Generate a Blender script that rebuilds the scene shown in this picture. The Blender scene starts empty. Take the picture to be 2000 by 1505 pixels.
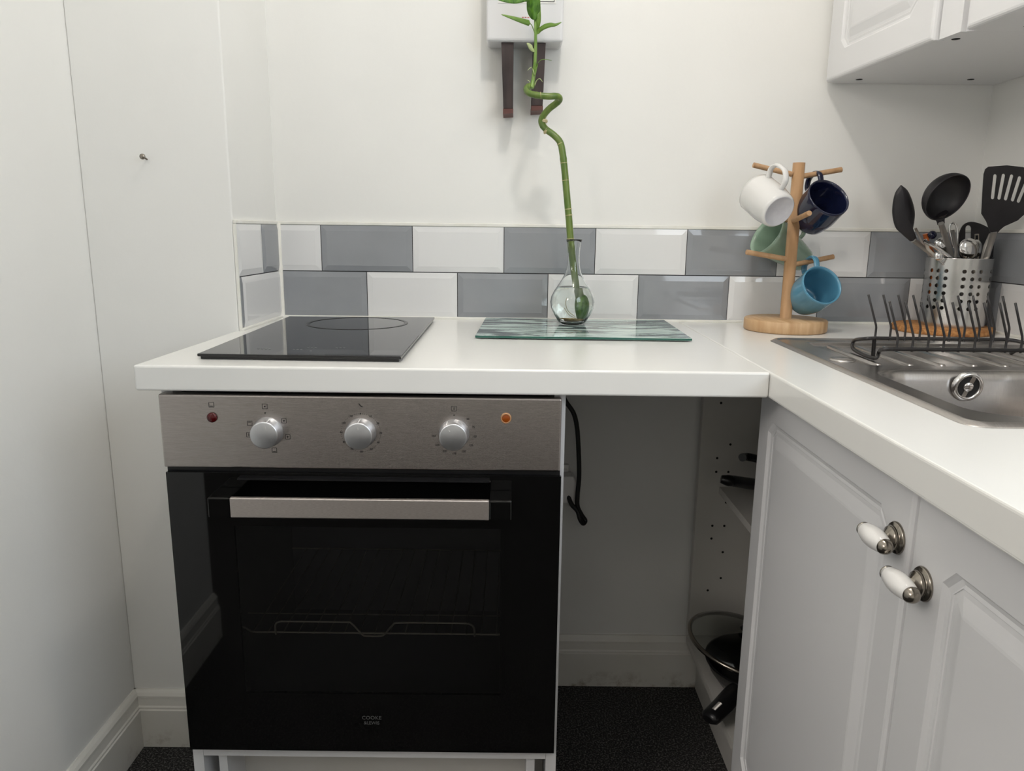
import bpy, bmesh, math, random
from mathutils import Vector, Matrix
random.seed(7)
C = bpy.context.scene.collection
V = Vector
PI = math.pi

# ------------------------------------------------------------ camera
CAM = V((0.5184, -1.6687, 1.1087))
PITCH, YAW, ROLL, FPX = 0.2077, 0.0017, 0.0120, 1449.4
_f = V((math.sin(YAW)*math.cos(PITCH), math.cos(YAW)*math.cos(PITCH), -math.sin(PITCH)))
_r0 = V((math.cos(YAW), -math.sin(YAW), 0)); _u0 = _r0.cross(_f)
_r = _r0*math.cos(ROLL) + _u0*math.sin(ROLL)
_u = -_r0*math.sin(ROLL) + _u0*math.cos(ROLL)
cd = bpy.data.cameras.new('camera'); cam = bpy.data.objects.new('camera', cd); C.objects.link(cam)
cd.sensor_width = 36; cd.lens = FPX*36/2000; cd.clip_start = 0.05; cd.clip_end = 50
m = Matrix((( _r.x, _u.x, -_f.x, CAM.x), (_r.y, _u.y, -_f.y, CAM.y), (_r.z, _u.z, -_f.z, CAM.z), (0, 0, 0, 1)))
cam.matrix_world = m
bpy.context.scene.camera = cam

def at(u, v, ax, val):
    """the point of the plane <axis ax> = val that the sight line through (u, v) meets"""
    d = _f + _r*((u-1000)/FPX) + _u*((752.5-v)/FPX)
    return CAM + d*((val-CAM[ax])/d[ax])

# ------------------------------------------------------------ world, lights, exposure
sc = bpy.context.scene
sc.view_settings.view_transform = 'Standard'; sc.view_settings.look = 'None'
sc.view_settings.exposure = 0.22; sc.view_settings.gamma = 1.0
sc.view_settings.use_curve_mapping = False
w = bpy.data.worlds.new('world'); sc.world = w; w.use_nodes = True
w.node_tree.nodes['Background'].inputs[0].default_value = (0.75, 0.87, 1.0, 1)
w.node_tree.nodes['Background'].inputs[1].default_value = 1.0

def area(name, loc, target, sx, sy, power, col):
    l = bpy.data.lights.new(name, 'AREA'); l.shape = 'RECTANGLE'; l.size = sx; l.size_y = sy
    l.energy = power; l.color = col
    o = bpy.data.objects.new(name, l); C.objects.link(o); o.location = loc
    o.rotation_euler = (V(target)-V(loc)).to_track_quat('-Z', 'Y').to_euler()
    return o
def bulb(name, loc, power, col, r):
    l = bpy.data.lights.new(name, 'POINT'); l.energy = power; l.color = col; l.shadow_soft_size = r
    o = bpy.data.objects.new(name, l); C.objects.link(o); o.location = loc
    return o
bulb('ceiling_lamp_light', (0.66, -0.88, 2.33), 12.8, (1.0, 0.94, 0.87), 0.045)
bulb('ceiling_lamp_light', (0.10, -2.40, 2.33), 2.0, (1.0, 0.90, 0.78), 0.05)
area('window_daylight', (1.60, -1.85, 1.62), (0.0, -1.2, 1.2), 1.2, 0.95, 11.5, (0.84, 0.92, 1.0))
area('ceiling_bounce', (0.6, -1.5, 2.40), (0.6, -1.5, 0), 1.6, 1.8, 2.0, (1.0, 0.97, 0.95))
area('hall_side_fill', (-1.1, -2.5, 2.2), (0.6, -1.2, .6), .8, .8, 20, (1.0, 0.93, 0.88))  # added fill from the hall side to lift the cabinet doors, not a real lamp

# ------------------------------------------------------------ materials
def mat(name, col=(0.8, 0.8, 0.8), rough=0.5, metal=0.0, **kw):
    m = bpy.data.materials.new(name); m.use_nodes = True
    b = m.node_tree.nodes['Principled BSDF']
    b.inputs['Base Color'].default_value = (*col, 1); b.inputs['Roughness'].default_value = rough
    b.inputs['Metallic'].default_value = metal
    for k, v in kw.items():
        b.inputs[k.replace('_', ' ')].default_value = v
    return m
def srgb(r, g, b):
    f = lambda c: (c/255/12.92) if c/255 <= .04045 else ((c/255+.055)/1.055)**2.4
    return (f(r), f(g), f(b))
def nn(m, t, **kw):
    n = m.node_tree.nodes.new(t)
    for k, v in kw.items(): setattr(n, k, v)
    return n
def noise(m, scale, detail=4, stretch=None, rough=.5):
    L = m.node_tree.links; tc = nn(m, 'ShaderNodeTexCoord'); n = nn(m, 'ShaderNodeTexNoise')
    n.inputs['Scale'].default_value = scale; n.inputs['Detail'].default_value = detail
    n.inputs['Roughness'].default_value = rough
    if stretch:
        mp = nn(m, 'ShaderNodeMapping'); mp.inputs['Scale'].default_value = stretch
        L.new(tc.outputs['Object'], mp.inputs[0]); L.new(mp.outputs[0], n.inputs['Vector'])
    else: L.new(tc.outputs['Object'], n.inputs['Vector'])
    return n
def ramp(m, src, stops):
    r = nn(m, 'ShaderNodeValToRGB'); e = r.color_ramp.elements
    while len(e) < len(stops): e.new(.5)
    for i, (p, c) in enumerate(stops): e[i].position = p; e[i].color = (*c, 1)
    m.node_tree.links.new(src, r.inputs[0]); return r
def varied(name, c1, c2, scale, rough=.5, metal=0., stretch=None, lo=.35, hi=.65, bump=0., bscale=None, detail=4, **kw):
    m = mat(name, c1, rough, metal, **kw); L = m.node_tree.links; b = m.node_tree.nodes['Principled BSDF']
    n = noise(m, scale, detail, stretch); r = ramp(m, n.outputs['Fac'], [(lo, c1), (hi, c2)])
    L.new(r.outputs[0], b.inputs['Base Color'])
    if bump:
        bp = nn(m, 'ShaderNodeBump'); bp.inputs['Strength'].default_value = bump; bp.inputs['Distance'].default_value = .002
        n2 = noise(m, bscale or scale, 5, stretch); L.new(n2.outputs['Fac'], bp.inputs['Height']); L.new(bp.outputs[0], b.inputs['Normal'])
    return m
def brushed(name, c1, c2, stretch, rough=.3, bump=.12, aniso=0.6):
    m = varied(name, c1, c2, 60, rough, 1.0, stretch, bump=bump, bscale=200)
    m.node_tree.nodes['Principled BSDF'].inputs['Anisotropic'].default_value = aniso
    return m

M = {}
M['wall'] = varied('wall_paint', (.81, .805, .775), (.84, .835, .805), 2.2, .62, bump=.35, bscale=28)
M['wall_low'] = M['wall']
M['skirting'] = varied('skirting_paint', (.76, .74, .68), (.80, .78, .73), 9, .35, bump=.2, bscale=40)
def skirting_stains():
    m = M['skirting']; L = m.node_tree.links; b = m.node_tree.nodes['Principled BSDF']
    src = b.inputs['Base Color'].links[0].from_socket
    tc = nn(m, 'ShaderNodeTexCoord'); sx = nn(m, 'ShaderNodeSeparateXYZ'); L.new(tc.outputs['Object'], sx.inputs[0])
    mr = nn(m, 'ShaderNodeMapRange'); mr.inputs['From Min'].default_value = .045; mr.inputs['From Max'].default_value = 0.; L.new(sx.outputs['Z'], mr.inputs['Value'])
    n = noise(m, 16, 7, None, .7); r = ramp(m, n.outputs['Fac'], [(.50, (0, 0, 0)), (.68, (1, 1, 1))])
    mu = nn(m, 'ShaderNodeMath', operation='MULTIPLY'); L.new(mr.outputs[0], mu.inputs[0]); L.new(r.outputs[0], mu.inputs[1])
    mx = nn(m, 'ShaderNodeMixRGB'); mx.inputs[2].default_value = (.22, .15, .08, 1); L.new(mu.outputs[0], mx.inputs[0]); L.new(src, mx.inputs[1])
    L.new(mx.outputs[0], b.inputs['Base Color'])
skirting_stains()
M['carpet'] = varied('carpet_pile', (.010, .0095, .0095), (.22, .21, .20), 260, .95, lo=.48, hi=.74, bump=1., bscale=420, detail=6)
M['tile_white'] = mat('white_glaze', (.78, .78, .775), .06, Coat_Weight=.3)
M['tile_grey'] = varied('grey_glaze', srgb(143, 146, 150), srgb(150, 153, 157), 6, .06, Coat_Weight=.4)
M['grout_dark'] = mat('dark_grout', (.035, .035, .037), .8)
M['caulk'] = varied('cream_sealant', (.78, .77, .70), (.84, .83, .78), 30, .4)
M['worktop'] = varied('white_laminate', (.80, .795, .76), (.82, .815, .785), 4, .22)
M['cab_white'] = mat('white_foil', (.72, .72, .725), .28)
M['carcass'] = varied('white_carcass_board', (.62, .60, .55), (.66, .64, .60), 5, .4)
M['steel_panel'] = brushed('brushed_steel_front', (.42, .385, .365), (.53, .49, .47), (1, 1, 60), .21, .10)
M['steel_handle'] = brushed('brushed_steel_handle', (.52, .47, .44), (.66, .61, .58), (3, 1, 40), .34, .2)
M['sink_steel'] = brushed('sink_steel', (.43, .405, .385), (.50, .475, .455), (40, 1, 1), .27, .03)
M['holder_steel'] = brushed('perforated_steel', (.55, .54, .52), (.68, .67, .65), (1, 1, .2), .2, .03)
M['chrome'] = mat('polished_steel', (.72, .71, .70), .12, 1.)
M['satin'] = mat('satin_steel', (.48, .46, .43), .42, .55)
M['nickel'] = mat('aged_nickel', (.30, .27, .23), .22, 1.)
M['knob_alu'] = brushed('aluminium_knob', (.60, .61, .63), (.66, .67, .69), (1, 1, 1), .33, .02)
M['black_glass'] = mat('black_glass', (.002, .002, .002), .03, IOR=1.5)
M['hob_glass'] = mat('hob_black_glass', (.006, .006, .007), .035, IOR=1.52)
M['black_plastic'] = mat('black_plastic', (.006, .006, .007), .28)
M['nylon'] = varied('charcoal_nylon', (.010, .009, .011), (.016, .014, .017), 40, .5)
M['rack_black'] = mat('black_coated_wire', (.02, .018, .018), .38)
M['black_rubber'] = mat('black_cable_rubber', (.008, .008, .008), .5)
M['white_plastic'] = mat('white_plastic', (.70, .70, .71), .35)
M['socket_white'] = mat('socket_white', (.82, .80, .77), .4)
M['mark_black'] = mat('black_print', (.01, .01, .01), .5)
M['mark_grey'] = mat('grey_print', (.10, .10, .10), .5)
M['mark_hob'] = mat('pale_hob_print', (.16, .16, .17), .4)
M['ring_hob'] = mat('dark_hob_print', (.0015, .0015, .0015), .25)
M['red_lens'] = mat('dark_red_lens', (.07, .002, .003), .15)
M['amber_lens'] = mat('amber_lens', (.26, .055, .004), .18)
M['amber_rim'] = mat('amber_rim', (.42, .22, .10), .25)
M['white_line'] = mat('white_pointer', (.85, .83, .80), .4)
M['porcelain'] = mat('white_porcelain', (.80, .79, .77), .08, Coat_Weight=.5)
M['mug_white'] = mat('white_stoneware', (.74, .73, .71), .16, Coat_Weight=.4)
M['mug_base'] = varied('unglazed_base', (.58, .57, .60), (.64, .63, .65), 60, .6)
M['mug_navy'] = varied('navy_glaze', (.007, .009, .032), (.010, .014, .045), 12, .12, Coat_Weight=.3)
M['mug_green'] = varied('sage_glaze', (.24, .35, .26), (.29, .40, .31), 8, .14, Coat_Weight=.3)
M['mug_blue'] = varied('sky_blue_glaze', (.075, .24, .36), (.095, .28, .41), 10, .12, Coat_Weight=.3)
M['enamel'] = mat('oven_enamel', (.30, .30, .31), .35)
M['shelf_wire'] = mat('oven_shelf_wire', (.85, .80, .70), .4, .6)
M['orange'] = mat('orange_plastic', (.55, .14, .03), .35)
M['navy_plastic'] = mat('navy_plastic', (.006, .008, .03), .2)
M['cream_handle'] = mat('cream_handle', (.60, .55, .48), .35)
M['brown_wood_dark'] = varied('dark_stained_wood', (.022, .013, .012), (.045, .028, .026), 20, .6, stretch=(3, 3, .4), bump=.4, bscale=30)
M['end_grain'] = mat('reddish_end_wood', (.10, .035, .028), .6)
M['hole_dark'] = mat('drilled_hole', (.004, .004, .004), .8)
M['leaf'] = varied('leaf_green', (.10, .20, .025), (.17, .29, .05), 25, .38, stretch=(1, 1, 3))
M['leaf_dark'] = varied('deep_leaf_green', (.035, .11, .008), (.10, .24, .02), 40, .35, stretch=(6, 6, 1))
M['leaf_pale'] = varied('pale_leaf', (.30, .38, .14), (.42, .48, .25), 20, .45)
M['shoot'] = varied('shoot_green', (.12, .23, .03), (.20, .32, .07), 30, .35)
M['bamboo'] = varied('bamboo_green', (.065, .13, .015), (.14, .20, .04), 18, .32, stretch=(4, 4, 1))
M['node'] = varied('bamboo_node_tan', (.40, .34, .17), (.55, .47, .28), 40, .5)
M['root'] = varied('brown_roots', (.30, .17, .03), (.60, .42, .14), 90, .7)

def wood(name, c1, c2, stretch):
    return varied(name, c1, c2, 9, .5, stretch=stretch, lo=.3, hi=.7, bump=.2, bscale=20)
M['bamboo_wood'] = wood('bamboo_wood', (.38, .215, .10), (.50, .31, .165), (8, 8, .8))
M['bamboo_base'] = wood('bamboo_board', (.44, .26, .12), (.62, .42, .24), (9, 1.0, 1))
M['cork'] = varied('cork', (.30, .12, .035), (.52, .26, .09), 160, .85, bump=.6, bscale=260, detail=6)

def marble():
    m = mat('marble_print_glass', (.6, .7, .66), .03); L = m.node_tree.links
    b = m.node_tree.nodes['Principled BSDF']
    n = noise(m, 4.2, 8, (1.0, 4.5, 1), .6); n.inputs['Distortion'].default_value = 1.8
    r = ramp(m, n.outputs['Fac'], [(.36, (.02, .025, .03)), (.45, (.12, .16, .16)), (.50, (.48, .60, .56)), (.60, (.66, .80, .74))])
    L.new(r.outputs[0], b.inputs['Base Color']); return m
M['marble'] = marble()
M['glass_edge'] = mat('green_glass_edge', (.02, .10, .075), .08)
def glass(name, col=(1, 1, 1), ior=1.45, rough=0.):
    m = mat(name, col, rough); b = m.node_tree.nodes['Principled BSDF']
    b.inputs['Transmission Weight'].default_value = 1.; b.inputs['IOR'].default_value = ior; return m
M['glass'] = glass('clear_glass', (.98, 1, .99), 1.45)
M['water'] = glass('water', (.98, 1, .97), 1.33)
def thin_glass(name, tint, ior=1.5):
    m = bpy.data.materials.new(name); m.use_nodes = True; nt = m.node_tree; nt.nodes.clear()
    o = nt.nodes.new('ShaderNodeOutputMaterial'); mx = nt.nodes.new('ShaderNodeMixShader')
    t = nt.nodes.new('ShaderNodeBsdfTransparent'); g = nt.nodes.new('ShaderNodeBsdfGlossy'); f = nt.nodes.new('ShaderNodeFresnel')
    t.inputs[0].default_value = (*tint, 1); g.inputs['Roughness'].default_value = .03; f.inputs[0].default_value = ior
    nt.links.new(f.outputs[0], mx.inputs[0]); nt.links.new(t.outputs[0], mx.inputs[1]); nt.links.new(g.outputs[0], mx.inputs[2])
    nt.links.new(mx.outputs[0], o.inputs[0]); return m
M['door_window'] = thin_glass('tinted_oven_glass', (.62, .62, .62))
M['lid_glass'] = thin_glass('clear_lid_glass', (.86, .88, .86))

# ------------------------------------------------------------ mesh helpers
def nb(): return bmesh.new()
def box(bm, x0, x1, y0, y1, z0, z1, bev=0., seg=2, mi=0):
    vs = [bm.verts.new((x, y, z)) for x in (x0, x1) for y in (y0, y1) for z in (z0, z1)]
    F = [(0, 1, 3, 2), (4, 6, 7, 5), (0, 4, 5, 1), (2, 3, 7, 6), (0, 2, 6, 4), (1, 5, 7, 3)]
    fs = [bm.faces.new([vs[i] for i in f]) for f in F]
    for f in fs: f.material_index = mi
    bmesh.ops.recalc_face_normals(bm, faces=fs)
    if bev:
        es = list({e for f in fs for e in f.edges})
        r = bmesh.ops.bevel(bm, geom=es, offset=bev, segments=seg, profile=.5, affect='EDGES')
        for f in r['faces']: f.material_index = mi
    return bm
def frames(pts, up=None):
    n = len(pts); T = []
    for i in range(n):
        a = pts[max(i-1, 0)]; b = pts[min(i+1, n-1)]; T.append((b-a).normalized())
    if up is not None:
        return [(t, (up - t*up.dot(t)).normalized()) for t in T]
    ref = V((0, 0, 1)) if abs(T[0].z) < .9 else V((1, 0, 0))
    N = (ref - T[0]*ref.dot(T[0])).normalized(); out = [(T[0], N)]
    for i in range(1, n):
        N = (N - T[i]*N.dot(T[i])).normalized(); out.append((T[i], N))
    return out
def tube(bm, pts, r, n=10, up=None, flat=1., cap=True, closed=False, mi=0):
    pts = [V(p) for p in pts]
    rs = r if isinstance(r, (list, tuple)) else [r]*len(pts)
    fr = frames(pts, up)
    if closed:
        k = len(pts); fr = []
        for i in range(k):
            t = (pts[(i+1) % k]-pts[i-1]).normalized(); u = up if up is not None else V((0, 0, 1))
            fr.append((t, (u - t*u.dot(t)).normalized()))
    rings = []
    for p, (t, N), rr in zip(pts, fr, rs):
        B = t.cross(N)
        rings.append([bm.verts.new(p + N*math.cos(2*PI*k/n)*rr + B*math.sin(2*PI*k/n)*rr*flat) for k in range(n)])
    m_ = len(rings)
    for i in range(m_ if closed else m_-1):
        a = rings[i]; b = rings[(i+1) % m_]
        for k in range(n):
            f = bm.faces.new((a[k], a[(k+1) % n], b[(k+1) % n], b[k])); f.material_index = mi; f.smooth = True
    if cap and not closed:
        for g in (rings[0], rings[-1]):
            f = bm.faces.new(g); f.material_index = mi
    return bm
def smooth_path(pts, k=6):
    pts = [V(p) for p in pts]; out = []
    for i in range(len(pts)-1):
        p0 = pts[max(i-1, 0)]; p1 = pts[i]; p2 = pts[i+1]; p3 = pts[min(i+2, len(pts)-1)]
        for j in range(k):
            t = j/k
            out.append(.5*((2*p1)+(p2-p0)*t+(2*p0-5*p1+4*p2-p3)*t*t+(3*p1-p0-3*p2+p3)*t**3))
    out.append(pts[-1]); return out
def lathe(bm, prof, n=48, mi=0, mtx=None, close=False):
    rings = []; vs0 = []
    for r, z in prof:
        if r < 1e-6: rings.append([bm.verts.new((0, 0, z))])
        else: rings.append([bm.verts.new((r*math.cos(2*PI*k/n), r*math.sin(2*PI*k/n), z)) for k in range(n)])
        vs0 += rings[-1]
    idx = list(range(len(rings)-1)) + ([len(rings)-1] if close else [])
    for i in idx:
        a = rings[i]; b = rings[(i+1) % len(rings)]
        for k in range(n):
            k2 = (k+1) % n
            if len(a) == 1 and len(b) == 1: continue
            if len(a) == 1: f = bm.faces.new((a[0], b[k2], b[k]))
            elif len(b) == 1: f = bm.faces.new((a[k], a[k2], b[0]))
            else: f = bm.faces.new((a[k], a[k2], b[k2], b[k]))
            f.smooth = True; f.material_index = mi
    if mtx is not None: bmesh.ops.transform(bm, matrix=mtx, verts=vs0)
    return bm
def prism(bm, pts, d, mi=0):
    """polygon (list of 3-D points) pushed by vector d"""
    d = V(d); a = [bm.verts.new(V(p)) for p in pts]; b = [bm.verts.new(V(p)+d) for p in pts]; n = len(pts)
    fs = [bm.faces.new(a), bm.faces.new(list(reversed(b)))]
    for i in range(n): fs.append(bm.faces.new((a[i], b[i], b[(i+1) % n], a[(i+1) % n])))
    for f in fs: f.material_index = mi
    bmesh.ops.recalc_face_normals(bm, faces=fs); return bm
def loft(bm, loops, cap0=False, cap1=False, mi=0, smooth=False):
    R = [[bm.verts.new(V(p)) for p in l] for l in loops]; n = len(R[0])
    for a, b in zip(R, R[1:]):
        for k in range(n):
            f = bm.faces.new((a[k], a[(k+1) % n], b[(k+1) % n], b[k])); f.material_index = mi; f.smooth = smooth
    if cap0: bm.faces.new(list(reversed(R[0]))).material_index = mi
    if cap1: bm.faces.new(R[-1]).material_index = mi
    return bm
def rrect(x0, x1, y0, y1, r, n=5):
    """rounded rectangle outline, counter-clockwise"""
    out = []
    for cx, cy, a0 in ((x1-r, y1-r, 0), (x0+r, y1-r, 90), (x0+r, y0+r, 180), (x1-r, y0+r, 270)):
        for k in range(n+1):
            a = math.radians(a0+90*k/n); out.append((cx+r*math.cos(a), cy+r*math.sin(a)))
    return out

def org(o):
    p = V((0, 0, 0))
    while o: p += o.location; o = o.parent
    return p
def obj(name, bm, mats, parent=None, local=False, smooth=None, bevel=0., recalc=False):
    if recalc: bmesh.ops.recalc_face_normals(bm, faces=bm.faces)
    if parent is not None and not local: bmesh.ops.translate(bm, vec=-org(parent), verts=bm.verts)
    me = bpy.data.meshes.new(name); bm.to_mesh(me); bm.free()
    for mm in (mats if isinstance(mats, (list, tuple)) else [mats]): me.materials.append(M[mm] if isinstance(mm, str) else mm)
    if smooth is True:
        for p in me.polygons: p.use_smooth = True
    o = bpy.data.objects.new(name, me); C.objects.link(o)
    if parent is not None: o.parent = parent
    if bevel:
        b = o.modifiers.new('bevel', 'BEVEL'); b.width = bevel; b.segments = 3; b.limit_method = 'ANGLE'; b.angle_limit = .6
    return o
def tag(o, label, cat, group=None):
    o['label'] = label; o['category'] = cat
    if group: o['group'] = group
    return o
def thing(name, label, cat, loc=(0, 0, 0), group=None):
    o = bpy.data.objects.new(name, None); C.objects.link(o); o.location = loc; o.empty_display_size = .05
    return tag(o, label, cat, group)
def struct(name, bm, mats, **kw):
    o = obj(name, bm, mats, **kw); o['kind'] = 'structure'; return o
def text_mesh(bm, s, centre, size, rot=None, mi=0, font_scale_x=1., space=1.):
    """writing in the XZ plane, read from -Y"""
    cu = bpy.data.curves.new('t', 'FONT'); cu.body = s; cu.size = size; cu.align_x = 'CENTER'; cu.align_y = 'CENTER'
    cu.extrude = .0001; cu.resolution_u = 3; cu.space_character = space
    to = bpy.data.objects.new('t', cu); C.objects.link(to)
    dg = bpy.context.evaluated_depsgraph_get(); me = bpy.data.meshes.new_from_object(to.evaluated_get(dg))
    T = Matrix.Translation(V(centre)) @ Matrix.Rotation(PI/2, 4, 'X') @ Matrix.Diagonal((font_scale_x, 1, 1, 1))
    me.transform(T); n0 = len(bm.faces); bm.from_mesh(me); bm.faces.ensure_lookup_table()
    for f in bm.faces[n0:]: f.material_index = mi
    bpy.data.objects.remove(to); bpy.data.meshes.remove(me); bpy.data.curves.remove(cu)

ZW = 0.909          # top of the worktop
XR = 1.532          # right wall
XL = -0.287         # left wall
YB = -0.236         # face of the boxed-in corner
YF = -3.6           # wall behind the camera
ZC = 2.42

# ------------------------------------------------------------ room shell
YL = -1.40          # end of the left wall: an opening to a dark hall beyond it
XH = -1.75          # far side of the hall
b = nb(); box(b, XH-.1, XR+.1, YF-.1, .1, -.06, 0.0); struct('floor', b, 'carpet')
b = nb(); box(b, XH-.1, XR+.1, YF-.1, .1, ZC, ZC+.08); struct('ceiling', b, 'wall')
b = nb(); box(b, -.012, XR+.1, 0, .1, 0, ZC); struct('wall_back', b, 'wall')
b = nb(); box(b, XL-.1, XL, YL, .1, 0, ZC); struct('wall_left', b, 'wall')
b = nb(); box(b, XH, XL-.1, YL, YL+.1, 0, ZC); struct('wall_hall_end', b, 'wall')
b = nb(); box(b, XH-.1, XH, YF, YL, 0, ZC); struct('wall_hall', b, 'wall')
b = nb()
WY0, WY1, WZ0, WZ1 = -2.45, -1.25, 1.16, 2.12
for y0, y1, z0, z1 in ((YF, WY0, 0, ZC), (WY1, 0, 0, ZC), (WY0, WY1, 0, WZ0), (WY0, WY1, WZ1, ZC)): box(b, XR, XR+.1, y0, y1, z0, z1)
struct('wall_right', b, 'wall')
b = nb()                                                    # boxed-in corner left of the worktop
prism(b, [(XL, YB, 0), (-.010, YB, 0), (-.001, .0, 0), (-.001, .1, 0), (XL, .1, 0)], (0, 0, ZC))
struct('wall_corner', b, 'wall', bevel=.003)
b = nb(); box(b, XH, XR, YF-.1, YF, 0, ZC); struct('wall_front', b, 'wall')
win = bpy.data.objects.new('window_1', None); C.objects.link(win); win['kind'] = 'structure'; win.location = (XR, -1.85, WZ0)
b = nb()
for y0, y1, z0, z1 in ((WY0, WY0+.05, WZ0, WZ1), (WY1-.05, WY1, WZ0, WZ1), (WY0, WY1, WZ0, WZ0+.05), (WY0, WY1, WZ1-.05, WZ1), (-1.87, -1.83, WZ0, WZ1)):
    box(b, XR+.015, XR+.055, y0, y1, z0, z1)
obj('window_frame', b, 'cab_white', win)
b = nb(); box(b, XR-.04, XR+.07, WY0, WY1, WZ0-.02, WZ0+.003); obj('window_sill', b, 'cab_white', win)

def skirting(name, a, bpt, nrm, ztop=.130):
    """profiled board from a to b (x, y), standing out along nrm"""
    prof = [(0, 0), (.018, 0), (.018, .088), (.0155, .090), (.0155, .094), (.013, .097), (.012, .107), (.011, .113), (.0125, .1135), (.0125, .119), (.009, .125), (.004, ztop), (0, ztop)]
    bm = nb(); A = [bm.verts.new((a[0]+nrm[0]*d, a[1]+nrm[1]*d, z)) for d, z in prof]
    B = [bm.verts.new((bpt[0]+nrm[0]*d, bpt[1]+nrm[1]*d, z)) for d, z in prof]; n = len(prof)
    for i in range(n): bm.faces.new((A[i], A[(i+1) % n], B[(i+1) % n], B[i]))
    bm.faces.new(A); bm.faces.new(B)
    return struct(name, bm, 'skirting', recalc=True)
skirting('baseboard_back', (.601, 0), (.985, 0), (0, -1), .132)
skirting('baseboard_corner', (XL, YB), (-.008, YB), (0, -1))
skirting('baseboard_left', (XL, YL), (XL, YB), (1, 0))

# ------------------------------------------------------------ tiled splashback
ts = thing('tiled_splashback', 'splashback of chequered white and grey glossy tiles in two rows along the walls', 'tiles', (0, 0, ZW))
TZ = [(ZW+.004, ZW+.1025), (ZW+.1045, ZW+.203)]
def tile(bm, x0, x1, z0, z1, mi, bev=.012, t=.0065, e=(1, 1, 1, 1)):
    """bevelled tile in local (s, z), front towards -Y; e = which sides (left, right, low, high) keep their bevel"""
    bx0, bx1, bz0, bz1 = x0+bev*e[0], x1-bev*e[1], z0+bev*e[2], z1-bev*e[3]
    if bx1 <= bx0+.002: bx0 = x0+.002; bx1 = x1-.002
    L0 = [(x0, 0, z0), (x1, 0, z0), (x1, 0, z1), (x0, 0, z1)]
    L1 = [(x0, -.0045, z0), (x1, -.0045, z0), (x1, -.0045, z1), (x0, -.0045, z1)]
    L2 = [(bx0, -t, bz0), (bx1, -t, bz0), (bx1, -t, bz1), (bx0, -t, bz1)]
    loft(bm, [L0, L1, L2], cap1=True, mi=mi)
def tile_run(cells, s1, mtx, name):
    bm = nb()
    box(bm, 0, s1, -.003, 0, ZW, ZW+.2035, mi=2)
    for x0, x1, row, mi, e in cells:
        z0, z1 = TZ[row]; tile(bm, x0, x1, z0, z1, mi, e=(*e, 1, 1))
    box(bm, 0, s1, -.009, 0, ZW-.001, ZW+.005, bev=.002, mi=3)        # sealant bead on the worktop
    box(bm, 0, s1, -.006, 0, ZW+.2035, ZW+.211, bev=.0015, mi=3)      # plaster edge above
    if s1 < .3: box(bm, -.0005, .003, -.0055, 0, ZW, ZW+.2035, mi=3)
    bmesh.ops.transform(bm, matrix=mtx, verts=bm.verts)
    return obj(name, bm, ['tile_white', 'tile_grey', 'grout_dark', 'caulk'], ts)
g = .0008
def row_cells(off, first_grey, row, xmax, start=.003):
    xs = [start]; x = off
    while x < xmax-.001: xs.append(x); x += .2015
    xs.append(xmax); out = []
    for i, (a, c) in enumerate(zip(xs, xs[1:])):
        out.append((a+g, c-g, row, (1 if (i % 2 == 0) == first_grey else 0), (1 if i or row == 0 else 0, 1 if i < len(xs)-2 else 0)))
    return out
cells = row_cells(.1955, True, 0, XR-.005) + row_cells(.0968, False, 1, XR-.005)
tile_run(cells, XR-.001, Matrix.Identity(4), 'tile_run')
# right wall: seen from -X, runs towards the camera
Rm = Matrix.Translation((XR, 0, 0)) @ Matrix.Rotation(-PI/2, 4, 'Z')
rc = row_cells(.128, True, 0, 1.9, .006) + row_cells(.062, False, 1, 1.9, .006)
tile_run(rc, 1.9, Rm, 'tile_run')
# return beside the boxed-in corner: narrow cut tiles
th = math.atan2(.236, .009)
Lm = Matrix.Translation((-.010, YB, 0)) @ Matrix.Rotation(th, 4, 'Z')
lc = [(.003, .132, 1, 0, (1, 1)), (.134, .226, 1, 1, (1, 0)), (.003, .014, 0, 1, (0, 0)), (.0155, .226, 0, 0, (1, 0))]
tile_run(lc, .234, Lm, 'tile_run')
b = nb(); tube(b, [(.004, -.006, ZW), (.004, -.006, ZW+.207)], .006, 8)
obj('corner_sealant', b, 'caulk', ts)

# ------------------------------------------------------------ worktops
b = nb(); prism(b, [(-.031, -.609, ZW-.038), (-.017, YB-.001, ZW-.038), (-.010, YB-.0005, ZW-.038), (0, -.001, ZW-.038), (.8958, -.001, ZW-.038), (.8958, -.609, ZW-.038)], (0, 0, .038))
tag(obj('worktop', b, 'worktop', bevel=.0035), 'white laminate worktop run along the tiled wall under the hob and glass board', 'worktop')
SK = (1.003, 1.500, -.912, -.272)     # sink outline x0 x1 y0 y1
b = nb()
outer = [(.8962, -2.3), (XR-.001, -2.3), (XR-.001, -.001), (.8962, -.001)]
cut = [(SK[0]+.012, SK[2]+.012), (SK[1]-.012, SK[2]+.012), (SK[1]-.012, SK[3]-.012), (SK[0]+.012, SK[3]-.012)]
def plate(bm, loops, z, mi=0):
    es = []
    for l in loops:
        vs = [bm.verts.new((p[0], p[1], z)) for p in l]
        es += [bm.edges.new((vs[i], vs[(i+1) % len(vs)])) for i in range(len(vs))]
    r = bmesh.ops.triangle_fill(bm, edges=es, use_beauty=True)
    fs = [f for f in r['geom'] if isinstance(f, bmesh.types.BMFace)]
    for f in fs:
        f.material_index = mi
        f.normal_update()
        if f.normal.z < 0: f.normal_flip()
    return fs
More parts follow.
